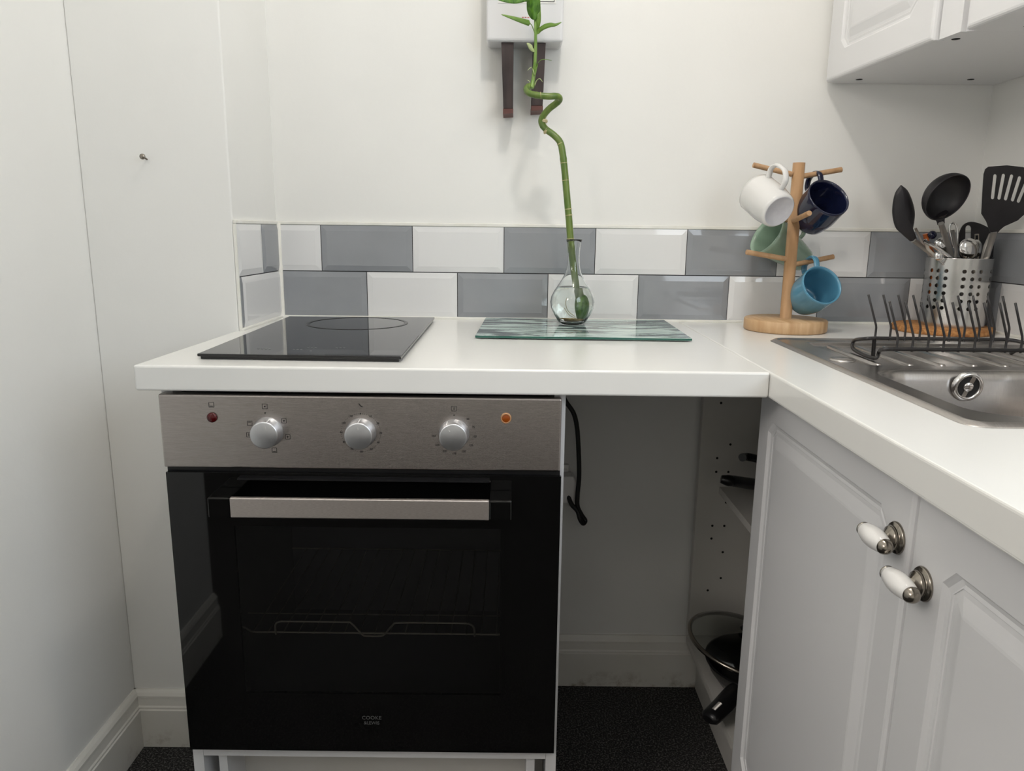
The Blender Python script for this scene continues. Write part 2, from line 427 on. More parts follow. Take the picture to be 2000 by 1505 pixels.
def frame_box(bm, o, c, z0, z1):
    R = []
    for l in (o, c):
        R.append([[bm.verts.new((p[0], p[1], z)) for p in l] for z in (z0, z1)])
    for k in range(4):
        k2 = (k+1) % 4
        for lv in (0, 1):
            bm.faces.new((R[0][lv][k], R[0][lv][k2], R[1][lv][k2], R[1][lv][k]))
        for w_ in (0, 1): bm.faces.new((R[w_][0][k], R[w_][0][k2], R[w_][1][k2], R[w_][1][k]))
    bmesh.ops.recalc_face_normals(bm, faces=bm.faces)
frame_box(b, outer, cut, ZW-.038, ZW)
tag(obj('worktop', b, 'worktop', bevel=.0035), 'white laminate worktop run around the steel sink over the cabinet doors', 'worktop')

# ------------------------------------------------------------ oven housing
hs = thing('oven_housing', 'white open-bottomed cabinet carcass that carries the built-in oven', 'cabinet', (.3, -.3, 0))
for x0 in (-.004, .584):
    b = nb(); box(b, x0, x0+.017, -.585, -.022 if x0 > .3 else YB-.022, 0, .868); obj('side_panel', b, 'cab_white', hs)
b = nb(); box(b, .0135, .5835, -.585, -.03 if False else -.262, .244, .258); obj('shelf', b, 'cab_white', hs)
b = nb(); box(b, .0135, .5835, -.500, -.485, 0, .2435); obj('plinth_panel', b, 'carcass', hs)
for x0 in (.034, .552):
    b = nb(); box(b, x0, x0+.014, -.575, -.5005, 0, .2435); obj('support_slat', b, 'cab_white', hs)

# ------------------------------------------------------------ oven
YO = -.604
ov = thing('built_in_oven', 'built-in electric oven with steel control panel and black glass door', 'oven', (.298, -.45, .262))
b = nb()      # cavity: open box
box(b, .05, .545, -.20, -.19, .30, .72); box(b, .05, .06, -.582, -.20, .30, .72); box(b, .535, .545, -.582, -.20, .30, .72)
box(b, .06, .535, -.582, -.20, .29, .30); box(b, .06, .535, -.582, -.20, .71, .72)
obj('oven_cavity', b, 'enamel', ov)
b = nb(); box(b, .02, .575, -.5835, -.5825, .262, .30); box(b, .02, .575, -.5835, -.5825, .72, .862)
box(b, .016, .05, -.5835, -.5825, .262, .862); box(b, .545, .58, -.5835, -.5825, .262, .862)
box(b, .02, .575, -.5825, -.40, .744, .862); obj('oven_body', b, 'black_plastic', ov)
b = nb(); box(b, 0, .594, YO-.002, -.586, .7535, .8655, bev=.0025, seg=3)
cp = obj('control_panel', b, 'steel_panel', ov)
KX = [.1595, .2970, .4352]; KZ = .8105
for kx in KX:
    b = nb()
    lathe(b, [(0, 0), (.0225, 0), (.0225, .0025), (.0215, .003), (.0205, .0195), (.0198, .0208), (.0185, .0212), (0, .0212)], 48,
          mtx=Matrix.Translation((kx, YO-.002, KZ)) @ Matrix.Rotation(PI/2, 4, 'X'))
    k = obj('knob', b, 'knob_alu', cp)
    b = nb(); a = 0 if kx < .4 else math.radians(-28)
    if kx < .2: a = math.radians(14)
    dx, dz = math.sin(a), math.cos(a)
    tube(b, [(kx+.0212*dx, YO-.004, KZ+.0212*dz), (kx+.0203*dx, YO-.0215, KZ+.0203*dz), (kx+.010*dx, YO-.0233, KZ+.010*dz)], .0007, 6)
    obj('pointer', b, 'white_line', k)
b = nb(); lathe(b, [(0, 0), (.0075, 0), (.0075, .002), (.006, .0035), (0, .0045)], 24, mtx=Matrix.Translation((.078, YO-.002, .8315)) @ Matrix.Rotation(PI/2, 4, 'X'))
obj('indicator_light', b, 'red_lens', cp)
b = nb(); Tm = Matrix.Translation((.512, YO-.002, .8355)) @ Matrix.Rotation(PI/2, 4, 'X')
lathe(b, [(.0058, .0025), (.0062, .0035), (.0078, .003), (.008, 0)], 24, mtx=Tm); lathe(b, [(.006, .0028), (.003, .0036), (0, .0038)], 24, mi=1, mtx=Tm)
obj('indicator_light', b, ['amber_rim', 'amber_lens'], cp)
b = nb(); yt = YO-.0026
def dot(bm, x, z, r):
    lathe(bm, [(r, 0), (r, .0002), (0, .0002)], 10, mtx=Matrix.Translation((x, yt+.0003, z)) @ Matrix.Rotation(PI/2, 4, 'X'))
def seg(bm, x0, z0, x1, z1, wd=.0005):
    d = V((x1-x0, 0, z1-z0)).normalized(); n_ = V((-d.z, 0, d.x))*wd/2; a = V((x0, yt+.0003, z0)); c = V((x1, yt+.0003, z1))
    prism(bm, [a+n_, c+n_, c-n_, a-n_], (0, -.0002, 0))
def icon(bm, x, z, s=.004, kind=0):
    for q in ((-s, -s, s, -s), (s, -s, s, s), (s, s, -s, s), (-s, s, -s, -s)): seg(bm, x+q[0], z+q[1], x+q[2], z+q[3])
    if kind == 1: seg(bm, x-s*.6, z-s*.55, x+s*.6, z-s*.55, .0009)
    if kind == 2: seg(bm, x-s*.6, z+s*.55, x+s*.6, z+s*.55, .0009)
    if kind == 3: dot(bm, x, z, .0012)
    if kind == 4: seg(bm, x, z-s*.6, x, z+s*.6, .0009)
    if kind == 5:
        seg(bm, x-s*.5, z, x+s*.5, z, .0007); seg(bm, x, z-s*.5, x, z+s*.5, .0007)
for i in range(60):
    a = 2*PI*i/60
    if i % 5: dot(b, KX[1]+.0292*math.sin(a), KZ+.0292*math.cos(a), .0004)
for i in range(12):
    a = 2*PI*i/12; x, z = KX[1]+.0292*math.sin(a), KZ+.0292*math.cos(a)
    if i == 0: dot(b, x, z, .0011)
    else: text_mesh(b, str(i*10), (x, yt, z), .0042)
obj('printed_scale', b, 'mark_black', cp); b = nb()
for i, s in enumerate(range(50, 251, 25)):
    a = math.radians(42+27.6*i); text_mesh(b, str(s), (KX[2]+.0305*math.sin(a), yt, KZ+.0305*math.cos(a)), .0042)
dot(b, KX[2], KZ+.0285, .0010); obj('printed_scale', b, 'mark_black', cp); b = nb()
for a, k in ((55, 3), (105, 5), (165, 1), (-65, 2), (-100, 4)):
    b = nb(); a = math.radians(a); icon(b, KX[0]+.0295*math.sin(a), KZ+.0295*math.cos(a), .0034, k); obj('printed_symbol', b, 'mark_black', cp)
b = nb(); dot(b, KX[0]-.003, KZ+.0285, .0011); obj('printed_symbol', b, 'mark_black', cp)
for x, z, k in ((KX[0]-.003, .849, 3), (KX[2], .849, 4), (.078, .8505, 1)):
    b = nb(); icon(b, x, z, .0036, k); obj('printed_symbol', b, 'mark_black', cp)
b = nb(); seg(b, KX[1]-.002, .855, KX[1]+.0005, .8515, .0012); seg(b, KX[1]+.0005, .8515, KX[1]+.0035, .850, .0012); obj('printed_symbol', b, 'mark_black', cp)
# door
ZD0, ZD1 = .270, .745
b = nb(); box(b, .008, .588, YO+.012, YO+.02, ZD0, ZD1+.006)
box(b, .008, .588, YO+.003, YO+.012, ZD1+.0015, ZD1+.007)
# inner frame behind the glass, with the window opening left free
b2 = nb()
wx0, wx1, wz0, wz1 = .098, .506, .375, .660
for x0, x1, z0, z1 in ((.001, wx0, ZD0, ZD1), (wx1, .596, ZD0, ZD1), (wx0, wx1, ZD0, wz0), (wx0, wx1, wz1, ZD1)):
    box(b2, x0, x1, YO, YO+.006, z0, z1)
bmesh.ops.remove_doubles(b2, verts=b2.verts, dist=1e-5)
b.free()
door = obj('door', b2, 'black_glass', ov)
b = nb(); box(b, wx0, wx1, YO+.0002, YO+.0010, wz0, wz1); obj('window_pane', b, 'door_window', door)
b = nb(); box(b, .0005, .5945, YO+.008, YO+.0195, ZD1-.001, ZD1+.0080); box(b, .01, .05, YO+.007, YO+.02, ZD0+.01, ZD1-.002); box(b, .545, .585, YO+.007, YO+.02, ZD0+.01, ZD1-.002)
obj('door_frame', b, 'black_plastic', door)
hd = nb(); box(hd, .112, .489, -.650, -.642, .692, .7225, bev=.0015); obj('handle', hd, 'steel_handle', door)
for x0, x1 in ((.0795, .1118), (.4892, .522)):
    b = nb(); box(b, x0, x1, -.650, YO-.0005, .692, .7225, bev=.002); obj('handle_bracket', b, 'black_glass', door)
b = nb(); box(b, .113, .488, -.618, YO-.0005, .739, .7415); obj('handle_ledge', b, 'black_plastic', door)
b = nb(); lp = at(726, 1401, 1, YO); text_mesh(b, 'COOKE', (lp.x, YO-.0006, lp.z), .0088, font_scale_x=1., space=1.05)
lp = at(726, 1411, 1, YO); text_mesh(b, '&LEWIS', (lp.x, YO-.0006, lp.z), .0080, font_scale_x=.95)
obj('logo', b, 'mark_grey', door)
# wire shelf inside
b = nb(); zr = .457
tube(b, smooth_path([(.062, -.56, zr+.008), (.085, -.56, zr+.008), (.10, -.56, zr), (.13, -.56, zr)], 4) + [V((.49, -.56, zr))] + smooth_path([(.505, -.56, zr), (.515, -.56, zr+.007), (.533, -.56, zr+.007)], 3), .0016, 8)
tube(b, [(.07, -.235, zr), (.525, -.235, zr)], .0016, 8)
tube(b, [(.07, -.497, zr-.0018), (.525, -.497, zr-.0018)], .0012, 8)
for i in range(17):
    x = .10+.025*i; tube(b, [(x, -.563, zr), (x, -.235, zr)], .0010, 6)
rack = tag(obj('oven_shelf', b, 'shelf_wire'), 'chrome wire shelf seen through the oven door window', 'oven shelf')
b = nb()
tube(b, smooth_path([(.138, -.562, zr-.003), (.138, -.562, zr+.014), (.145, -.562, zr+.020), (.16, -.562, zr+.0205), (.25, -.562, zr+.0205), (.263, -.562, zr+.018), (.280, -.562, zr-.002), (.290, -.562, zr-.004),
                     (.306, -.562, zr-.004), (.316, -.562, zr-.001), (.330, -.562, zr+.016), (.345, -.562, zr+.0205), (.44, -.562, zr+.0205), (.456, -.562, zr+.019), (.463, -.562, zr+.012), (.464, -.562, zr-.003)], 5), .0017, 8)
obj('raised_stop', b, 'shelf_wire', rack)

# ------------------------------------------------------------ hob
hz = ZW+.0005
hb = thing('induction_hob', 'narrow black glass induction hob set into the worktop above the oven', 'hob', (.195, -.3, ZW))
HB = [(.041, -.556), (.352, -.562), (.350, -.048), (.036, -.062)]
b = nb(); prism(b, [(x, y, hz+.004) for x, y in HB], (0, 0, .0045)); obj('glass_top', b, 'hob_glass', hb, bevel=.0012)
b = nb(); cx = sum(p[0] for p in HB)/4; cy = sum(p[1] for p in HB)/4
prism(b, [(cx+(x-cx)*.975, cy+(y-cy)*.985, hz) for x, y in HB], (0, 0, .0039)); obj('hob_rim', b, 'black_plastic', hb)
b = nb(); zt = hz+.0087
lathe(b, [(.083, 0), (.083, .0002), (.088, .0002), (.088, 0)], 64, mtx=Matrix.Translation((.215, -.160, zt)))
lathe(b, [(.083, 0), (.083, .0002), (.088, .0002), (.088, 0)], 64, mtx=Matrix.Translation((.20, -.385, zt-.0001)))
b.free(); b = nb()
lathe(b, [(.094, 0), (.094, .0002), (.1015, .0002), (.1015, 0)], 72, mtx=Matrix.Translation((.206, -.168, zt)))
obj('cooking_zone_ring', b, 'ring_hob', hb)
for x, y, n_ in ((.115, -.505, 4), (.172, -.508, 3), (.19, -.490, 3), (.236, -.490, 3), (.203, -.523, 1)):
    b = nb()
    for k in range(n_): box(b, x+k*.006, x+k*.006+.0035, y, y+.004, zt, zt+.0001)
    obj('touch_control', b, 'mark_hob', hb)

# ------------------------------------------------------------ glass board
gb = thing('glass_worktop_saver', 'rectangular glass board printed with grey-green marble, under the bamboo vase', 'chopping board', (.654, -.16, ZW))
b = nb(); pts = [(.4515, -.309), (.851, -.316), (.8565, -.030), (.461, -.026)]
prism(b, [(x, y, ZW+.0022) for x, y in pts], (0, 0, .0046), mi=0)
for f in b.faces:
    f.normal_update()
    if abs(f.normal.z) < .5: f.material_index = 1
obj('glass_panel', b, ['marble', 'glass_edge'], gb, bevel=.0008)
for x, y in ((.47, -.29), (.832, -.295), (.838, -.05), (.478, -.045)):
    b = nb(); lathe(b, [(0, 0), (.006, 0), (.0055, .0021), (0, .0021)], 16, mtx=Matrix.Translation((x, y, ZW+.0001))); obj('rubber_foot', b, 'white_plastic', gb)

# ------------------------------------------------------------ vase and lucky bamboo
VX, VY, VZ = .6445, -.125, ZW+.0070
vs = thing('glass_vase', 'clear bulbous glass bud vase holding water on the glass board', 'vase', (VX, VY, VZ))
outp = [(0, 0), (.024, 0), (.0262, .001), (.031, .009), (.039, .022), (.0445, .034), (.0463, .046), (.0445, .057), (.038, .070), (.030, .082), (.0225, .094), (.0165, .106), (.0135, .118), (.0122, .132), (.0122, .145), (.0132, .158), (.0150, .168), (.0165, .1735)]
inp = [(.0153, .1735), (.0138, .167), (.0119, .157), (.0108, .145), (.0108, .132), (.0120, .118), (.0150, .1062), (.0210, .0942), (.0284, .082), (.0363, .070), (.0427, .057), (.0445, .046), (.0427, .0345), (.0375, .0235), (.030, .0115), (.024, .0055), (0, .005)]
b = nb(); lathe(b, outp+inp, 56, mtx=Matrix.Translation((VX, VY, VZ))); obj('vase_body', b, 'glass', vs, recalc=True)
b = nb(); lathe(b, [(0, .0053), (.0237, .0058), (.0296, .0117), (.0371, .0237), (.0423, .0347), (.0441, .046), (.0423, .0568), (.0359, .0699), (.0316, .0765), (.0305, .076), (0, .076)], 56, mtx=Matrix.Translation((VX, VY, VZ)))
obj('water', b, 'water', vs, recalc=True)

lb = thing('lucky_bamboo', 'spiral-stemmed lucky bamboo cutting rising from the glass vase', 'plant', (VX+.01, VY, VZ+.006))
def bp(u, v, y=VY): return at(u, v, 1, y)
stem = [bp(1132, 612), bp(1130, 590), bp(1126, 565), bp(1120, 520), bp(1115, 475), bp(1111, 425), bp(1107, 380), bp(1103, 335), bp(1099, 300), bp(1094, 278, -.124), bp(1082, 264, -.120),
        bp(1066, 252, -.113), bp(1058, 240, -.110), bp(1060, 228, -.112), bp(1072, 213, -.120), bp(1086, 202, -.130), bp(1093, 194, -.140), bp(1088, 188, -.150), bp(1070, 188, -.155), bp(1050, 186, -.153), bp(1034, 182, -.146), bp(1028, 175, -.135), bp(1032, 169, -.124), bp(1040, 167, -.116)]
b = nb(); sp = smooth_path(stem, 6); n_ = len(sp)
tube(b, sp, [.0072-.0012*(i/n_) + (.0005 if i % 23 == 0 else 0) for i in range(n_)], 14)
st = obj('stem', b, 'bamboo', lb)
def ring_at(u, v, y, d, r=.0068, wd=.0012):
    bm = nb(); p = bp(u, v, y); d = V(d).normalized()*wd/2
    tube(bm, [p-d*1.6, p-d*.4, p+d*.4, p+d*1.6], [r-.0008, r+.0004, r+.0004, r-.0008], 14); obj('node', bm, 'node', st)
for u, v, y, d, r in ((1114, 466, VY, (-.1, 0, 1), .0076), (1111, 420, VY, (-.1, 0, 1), .0073), (1110, 408, VY, (-.1, 0, 1), .0072), (1104.5, 352, VY, (-.1, 0, 1), .007), (1101, 318, VY, (-.1, 0, 1), .007),
                       (1094, 280, -.124, (-.5, 0, 1), .0069), (1066, 252.5, -.113, (-1, 0, .8), .0068), (1061, 227, -.112, (.5, 0, 1), .0068), (1056, 186.5, -.154, (1, 0, .1), .0066), (1090, 190, -.146, (.3, -.8, .6), .0066)):
    ring_at(u, v, y, d, r)
for u, v, y, d, r, wd in ((1063, 236, -.111, (.2, 0, 1), .0067, .004), (1067, 256, -.114, (-1, 0, .9), .0067, .003)): ring_at(u, v, y, d, r, wd)
b = nb(); tube(b, smooth_path([bp(1038, 172, -.125), bp(1042, 150, -.118), bp(1045, 120), bp(1046, 90), bp(1046, 60), bp(1045, 30), bp(1043, 0), bp(1041, -40)], 5), [.0040-.0022*i/35 for i in range(36)], 10)
sh = obj('shoot', b, 'shoot', lb)
def leaf(pts, width, mt, face=(0, -1, .3), name='leaf', fold=.25, par=None, base=.12):
    p = smooth_path(pts, 6); n = len(p); fr = frames(p); F = V(face); bm = nb(); prev = None
    for side in (0, 1): pass
    rows = []
    for i, q in enumerate(p):
        t = fr[i][0]; s = t.cross(F).normalized(); u_ = s.cross(t).normalized(); f = i/(n-1)
        w_ = width*max(.04, (math.sin(PI*min(1, f**.8*.985+.015))**.8)) if f > base else width*.13
        if f > .97: w_ = width*.03
        rows.append([q - s*w_ - u_*w_*fold, q, q + s*w_ - u_*w_*fold])
        rows[-1] += [x - u_*.0005 for x in reversed(rows[-1])]
    loft(bm, rows, cap0=True, cap1=True, smooth=True)
    return obj(name, bm, mt, par or sh, recalc=True)
leaf([bp(1046, 72), bp(1042, 58), bp(1036, 46, VY-.01), bp(1020, 40, VY-.02), bp(1000, 34, VY-.03), bp(979, 28, VY-.035)], .0058, 'leaf', (0, -1, .25), base=.42)
leaf([bp(1047, 72), bp(1052, 60), bp(1062, 52, VY-.01), bp(1075, 48, VY-.015), bp(1085, 48, VY-.02), bp(1097, 43, VY-.02)], .0050, 'leaf', (0, -1, .25), base=.1)
leaf([bp(1045, 39, VY-.006), bp(1043, 24, VY-.010), bp(1042, 8, VY-.016), bp(1038, -30, VY-.03), bp(1030, -80, VY-.05)], .0130, 'leaf_dark', (.1, -1, 0), base=-1)
leaf([bp(1049, 60, VY+.004), bp(1050, 40, VY-.004), bp(1049, 15, VY-.008), bp(1050, -30, VY-.012), bp(1060, -80, VY-.03)], .0070, 'leaf', (0, -1, 0), base=-1)
leaf([bp(1045, -15), bp(1030, -6, VY-.02), bp(1008, 0, VY-.03), bp(988, 0, VY-.04), bp(970, -2, VY-.045)], .0062, 'leaf_dark', (0, -1, .3), base=-1)
leaf([bp(1048, -20), bp(1060, -30, VY-.01), bp(1085, -34, VY-.03), bp(1105, -28, VY-.04)], .007, 'leaf', (0, -.6, 1), base=.1)
leaf([bp(1046, 100), bp(1040, 95, VY-.008), bp(1034, 88, VY-.012), bp(1029, 84, VY-.014)], .0050, 'leaf_pale', (0, -1, .4), base=-1)
leaf([bp(1045, 148), bp(1048, 128), bp(1054, 118, VY-.006), bp(1064, 115, VY-.012), bp(1078, 118, VY-.014)], .0024, 'leaf', (0, -.6, 1), base=-1)
leaf([bp(1044, 146), bp(1041, 135), bp(1037, 131, VY-.004), bp(1030, 138, VY-.008)], .0014, 'leaf_pale', (0, -.6, 1), name='sheath', base=-1)
leaf([bp(1043, 170, -.12), bp(1047, 158, -.122), bp(1054, 153, -.126), bp(1060, 160, -.128)], .0016, 'leaf_pale', (0, -.6, 1), name='sheath', base=-1)
leaf([bp(1040, 172, -.125), bp(1036, 164, -.125), bp(1034, 158, -.127), bp(1029, 156, -.127)], .0016, 'leaf_pale', (0, -.6, 1), name='sheath', base=-1)
# foot of the cutting and its roots under water
b = nb(); tube(b, smooth_path([bp(1131, 580), bp(1132, 592), bp(1132, 606), bp(1131, 618)], 3), [.006, .009, .0105, .0115, .0115, .011, .010, .009, .008, .006], 14); obj('stem_foot', b, 'leaf_dark', lb)
b = nb()
for i in range(80):
    a = random.uniform(0, 2*PI); r = random.uniform(.006, .0225); z = VZ+.0085+random.uniform(0, .0075)
    c = V((VX, VY, z)); s0 = V((VX+.010, VY, VZ+.016)) if i % 3 == 0 else c+V((.006*math.cos(a+2), .006*math.sin(a+2), 0))
    tube(b, smooth_path([s0, c+V((r*.7*math.cos(a), r*.7*math.sin(a), .001)), c+V((r*math.cos(a+.8), r*math.sin(a+.8), 0)), c+V((r*.8*math.cos(a+1.6), r*.8*math.sin(a+1.6), .001))], 3), .0009, 5)
obj('roots', b, 'root', lb)
b = nb()
for q in ([(1122, 612), (1112, 603), (1108, 592), (1110, 584)], [(1124, 616), (1114, 610), (1106, 598)]):
    tube(b, smooth_path([bp(*x) for x in q], 4), .0006, 5)
obj('roots', b, 'node', lb)

# ------------------------------------------------------------ box on the wall with two dark brackets
wb = thing('wall_box', 'white plastic box fixed high on the wall with a black-bordered label', 'wall box', (.539, 0, 1.48))
b = nb(); p0 = at(950, 80, 1, -.066); p1 = at(1100, 82, 1, -.066)
box(b, p0.x, p1.x, -.066, -.001, p0.z, 1.78, bev=.006, seg=3); obj('box_body', b, 'white_plastic', wb)
b = nb(); l0 = at(972, 6, 1, -.0665); l1 = at(1086, 6, 1, -.0665); box(b, l0.x, l1.x, -.0668, -.0661, l0.z, 1.70); lab = obj('label', b, 'porcelain', wb)
b = nb(); q0 = at(980, 2.8, 1, -.067); q1 = at(1083, 2.8, 1, -.067)
for x0, x1, z0, z1 in ((q0.x, q1.x, q0.z, q0.z+.0012), (q0.x, q0.x+.0012, q0.z, 1.69), (q1.x-.0012, q1.x, q0.z, 1.69)): box(b, x0, x1, -.0671, -.0669, z0, z1)
obj('label_border', b, 'mark_black', lab)
b = nb(); t0 = at(1027, 34, 1, -.0664)
for k in range(3): box(b, t0.x-.008+k*.0055, t0.x-.004+k*.0055, -.0664, -.0661, t0.z-.001, t0.z+.001)
obj('small_print', b, mat('pink_print', (.45, .16, .14), .5), wb)
for (u0, u1, ut0, ut1, vb, lab_) in ((983, 1002, 979, 1003, 212, 'left of the two dark wooden uprights hanging below the white wall box'), (1038, 1060, 1042, 1066, 206, 'right of the two dark wooden uprights below the wall box, behind the bamboo')):
    br = thing('wooden_bracket', lab_, 'bracket', (at(u0, vb, 1, -.06).x+.01, -.03, 1.35), 'dark uprights under the wall box')
    a0 = at(u0, vb, 1, -.058); a1 = at(u1, vb, 1, -.058); c0 = at(ut0, 84, 1, -.058); c1 = at(ut1, 84, 1, -.058)
    b = nb(); prism(b, [(a0.x, -.058, a0.z), (a1.x, -.058, a1.z), (c1.x, -.058, p0.z-.0003), (c0.x, -.058, p0.z-.0003)], (0, .0565, 0)); obj('upright', b, 'brown_wood_dark', br, bevel=.001)
    b = nb(); prism(b, [(a0.x-.0005, -.0595, a0.z-.0105), (a1.x+.0005, -.0595, a0.z-.009), (a1.x+.0005, -.0595, a0.z-.0003), (a0.x-.0005, -.0595, a0.z-.0003)], (0, .058, 0)); obj('end_cap', b, 'end_grain', br)

# nail
b = nb(); np_ = at(289, 311, 1, YB)
tube(b, [np_+V((-.002, .0005, 0)), np_+V((0, -.020, .003))], .0016, 8)
lathe(b, [(0, 0), (.0052, 0), (.0048, .0022), (0, .003)], 16, mtx=Matrix.Translation(np_+V((0, -.020, .003))) @ Matrix.Rotation(PI/2, 4, 'X'))
tag(obj('nail', b, 'nickel'), 'small steel nail sticking out of the bare white wall', 'nail')

# ------------------------------------------------------------ mug tree and mugs
PX, PY = 1.0885, -.128
mt = thing('mug_tree', 'light bamboo mug tree with a round foot standing before the tiles', 'mug tree', (PX, PY, ZW))
b = nb(); lathe(b, [(0, 0), (.080, 0), (.0825, .003), (.0825, .022), (.080, .0245), (0, .0245)], 64, mtx=Matrix.Translation((PX, PY, ZW+.0003)))
obj('base', b, 'bamboo_base', mt)
ptop = at(1556, 317, 1, PY-.008)
b = nb(); tube(b, [(PX, PY, ZW+.0245), (PX, PY, ptop.z)], .0118, 24); obj('post', b, 'bamboo_wood', mt)
PT = at(1556, 317, 1, PY)
def peg(u0, v0, u1, v1, y0, y1, r=.0052):
    bm = nb(); tube(bm, [at(u0, v0, 1, y0), at(u1, v1, 1, y1)], r, 14); obj('peg', bm, 'bamboo_wood', mt, bevel=.0008)
peg(1546, 340, 1471, 322, PY, PY-.004); peg(1556, 346, 1644, 331, PY, PY+.004)
peg(1539, 506, 1458, 492, PY, PY-.02); peg(1544, 518, 1628, 501, PY, PY+.01)
peg(1547, 432, 1581, 416, PY, PY-.080); 
bm = nb(); tube(bm, [(PX, PY, 1.130), (PX-.012, -.012, 1.145)], .0052, 14); obj('peg', bm, 'bamboo_wood', mt)

def mug(B, Mo, mt_, label, rb=.030, rt=.041, name='mug', flare=0., hoff=.5, hh=.033, h0=.22, h1=.80):
    B, Mo = V(B), V(Mo); ax = (Mo-B); H = ax.length; ax.normalize()
    hx = (V((0, 0, 1)) - ax*ax.z).normalized(); hy = ax.cross(hx)
    T = Matrix(((hx.x, hy.x, ax.x, B.x), (hx.y, hy.y, ax.y, B.y), (hx.z, hy.z, ax.z, B.z), (0, 0, 0, 1)))
    t = thing(name, label, 'mug', tuple(B), 'mugs on the mug tree')
    if flare:
        R = lambda f: rb + (rt-rb)*(f**flare)
    else:
        R = lambda f: rb + (rt-rb)*(min(1, f*2.2)**.6)
    N = 14; o_ = [(R(i/N), H*i/N) for i in range(N+1)]
    o_[0] = (rb-.002, 0); o_.insert(1, (rb, .002)); o_.insert(2, (R(.05), H*.05))
    o_ = [(0, .003), (rb-.006, .003), (rb-.004, 0)] + o_
    i_ = [(R(f/N)-.0038, H*f/N) for f in range(N, 0, -1)]; i_[0] = (R(1)-.002, H+.0006)
    i_ += [(rb-.006, .007), (0, .006)]
    bm = nb(); lathe(bm, o_+i_, 56, mtx=T)
    for f in bm.faces:
        c = T.inverted() @ f.calc_center_median()
        f.material_index = 1 if (c.z < .0031 and (c.x**2+c.y**2)**.5 < rb-.003) else 0
    obj('mug_body', bm, [mt_, 'mug_base' if mt_ == 'mug_white' else mt_], t, recalc=True)
    bm = nb(); z0, z1 = H*h0, H*h1; zm = (z0+z1)/2
    pts = [(R(h0)-.002, 0, z0), (R(h0)+hh*.55, 0, z0-.003), (R(.5)+hh*.93, 0, z0+(zm-z0)*.35), (R(.5)+hh, 0, zm), (R(.5)+hh*.93, 0, z1-(z1-zm)*.35), (R(h1)+hh*.55, 0, z1+.003), (R(h1)-.002, 0, z1)]
    pp = [T @ V(p) for p in smooth_path(pts, 6)]
    tube(bm, pp, .0062, 12, up=hy, flat=.58)
    obj('handle', bm, mt_, t)
    return t
mug(at(1522, 413, 1, PY-.078), at(1479, 377, 1, PY-.012), 'mug_white', 'white mug hanging with its base outward on the upper left peg', rb=.0325, rt=.0395, h0=.25, h1=.82, hh=.031)
mug(at(1577, 432, 1, PY+.022), at(1619, 385, 1, PY-.040), 'mug_navy', 'navy blue mug hanging on the upper right peg', rb=.033, rt=.0425, hh=.031, h0=.42, h1=.92)
mug(at(1571, 510, 1, PY+.085), at(1497, 457, 1, PY+.060), 'mug_green', 'sage green conical mug hanging at the back behind the post', rb=.024, rt=.046, flare=.9, hh=.026, h0=.35, h1=.85)
mug(at(1565, 588, 1, PY+.018), at(1606, 556, 1, PY-.052), 'mug_blue', 'sky blue mug hanging lowest on the right peg', rb=.030, rt=.0410, hh=.029, h0=.42, h1=.92)

# ------------------------------------------------------------ cork mat, utensil holder
CX, CY = 1.4245, -.114
b = nb(); lathe(b, [(0, 0), (.094, 0), (.0955, .002), (.0955, .010), (.094, .012), (0, .012)], 64, mtx=Matrix.Translation((CX, CY, ZW+.0003)))
tag(obj('cork_mat', b, 'cork'), 'round cork trivet under the perforated utensil holder', 'trivet')
UX, UY, UR, UZ0, UZ1 = 1.4480, -.104, .0615, ZW+.0126, 1.061
uh = thing('utensil_holder', 'perforated stainless steel cylinder holding kitchen utensils on the cork mat', 'utensil holder', (UX, UY, UZ0))
b = nb()
nc, nr = 24, 9; dz = (UZ1-UZ0)/nr; pitch = .0150
zrow = [UZ0, UZ0+.0315] + [UZ0+.0315+.0150*(i+1) for i in range(6)] + [UZ1]
verts = {}
def cyl(a, z):
    k = (round(a % (2*PI), 5), round(z, 5))
    if k not in verts: verts[k] = b.verts.new((UX+UR*math.cos(a), UY+UR*math.sin(a), z))
    return verts[k]
a00 = math.radians(-90-4.6-7.5)
for c in range(nc):
    a0 = a00+2*PI*c/nc; a1 = a00+2*PI*(c+1)/nc
    for r in range(len(zrow)-1):
        z0, z1 = zrow[r], zrow[r+1]
        per = [(a0+(a1-a0)*k/4, z0) for k in range(4)] + [(a1, z0+(z1-z0)*k/4) for k in range(4)] + [(a1-(a1-a0)*k/4, z1) for k in range(4)] + [(a0, z1-(z1-z0)*k/4) for k in range(4)]
        P_ = [cyl(*p) for p in per]
        hole = (1 <= r <= 6) and (c % 4 != 2)
        if not hole:
            # strips keep the wall round
            for k in range(4):
                q = [P_[k], P_[k+1]] ; t_ = [P_[12-k], P_[11-k]]
                if k == 0: fv = [P_[0], P_[1], P_[11], P_[12]] + [P_[13], P_[14], P_[15]]
                elif k == 3: fv = [P_[3], P_[4], P_[5], P_[6], P_[7], P_[8], P_[9]]
                else: fv = [P_[k], P_[k+1], P_[11-k], P_[12-k]]
                f = b.faces.new(fv); f.smooth = True
        else:
            am, zm = (a0+a1)/2, (z0+z1)/2; hr = .0040
            I_ = []
            for (pa, pz) in per:
                ang = math.atan2(pz-zm, (pa-am)*UR); I_.append(b.verts.new((UX+UR*math.cos(am+hr*math.cos(ang)/UR), UY+UR*math.sin(am+hr*math.cos(ang)/UR), zm+hr*math.sin(ang))))
            for k in range(16):
                f = b.faces.new((P_[k], P_[(k+1) % 16], I_[(k+1) % 16], I_[k])); f.smooth = True
cyb = obj('cylinder_wall', b, 'holder_steel', uh, recalc=True)
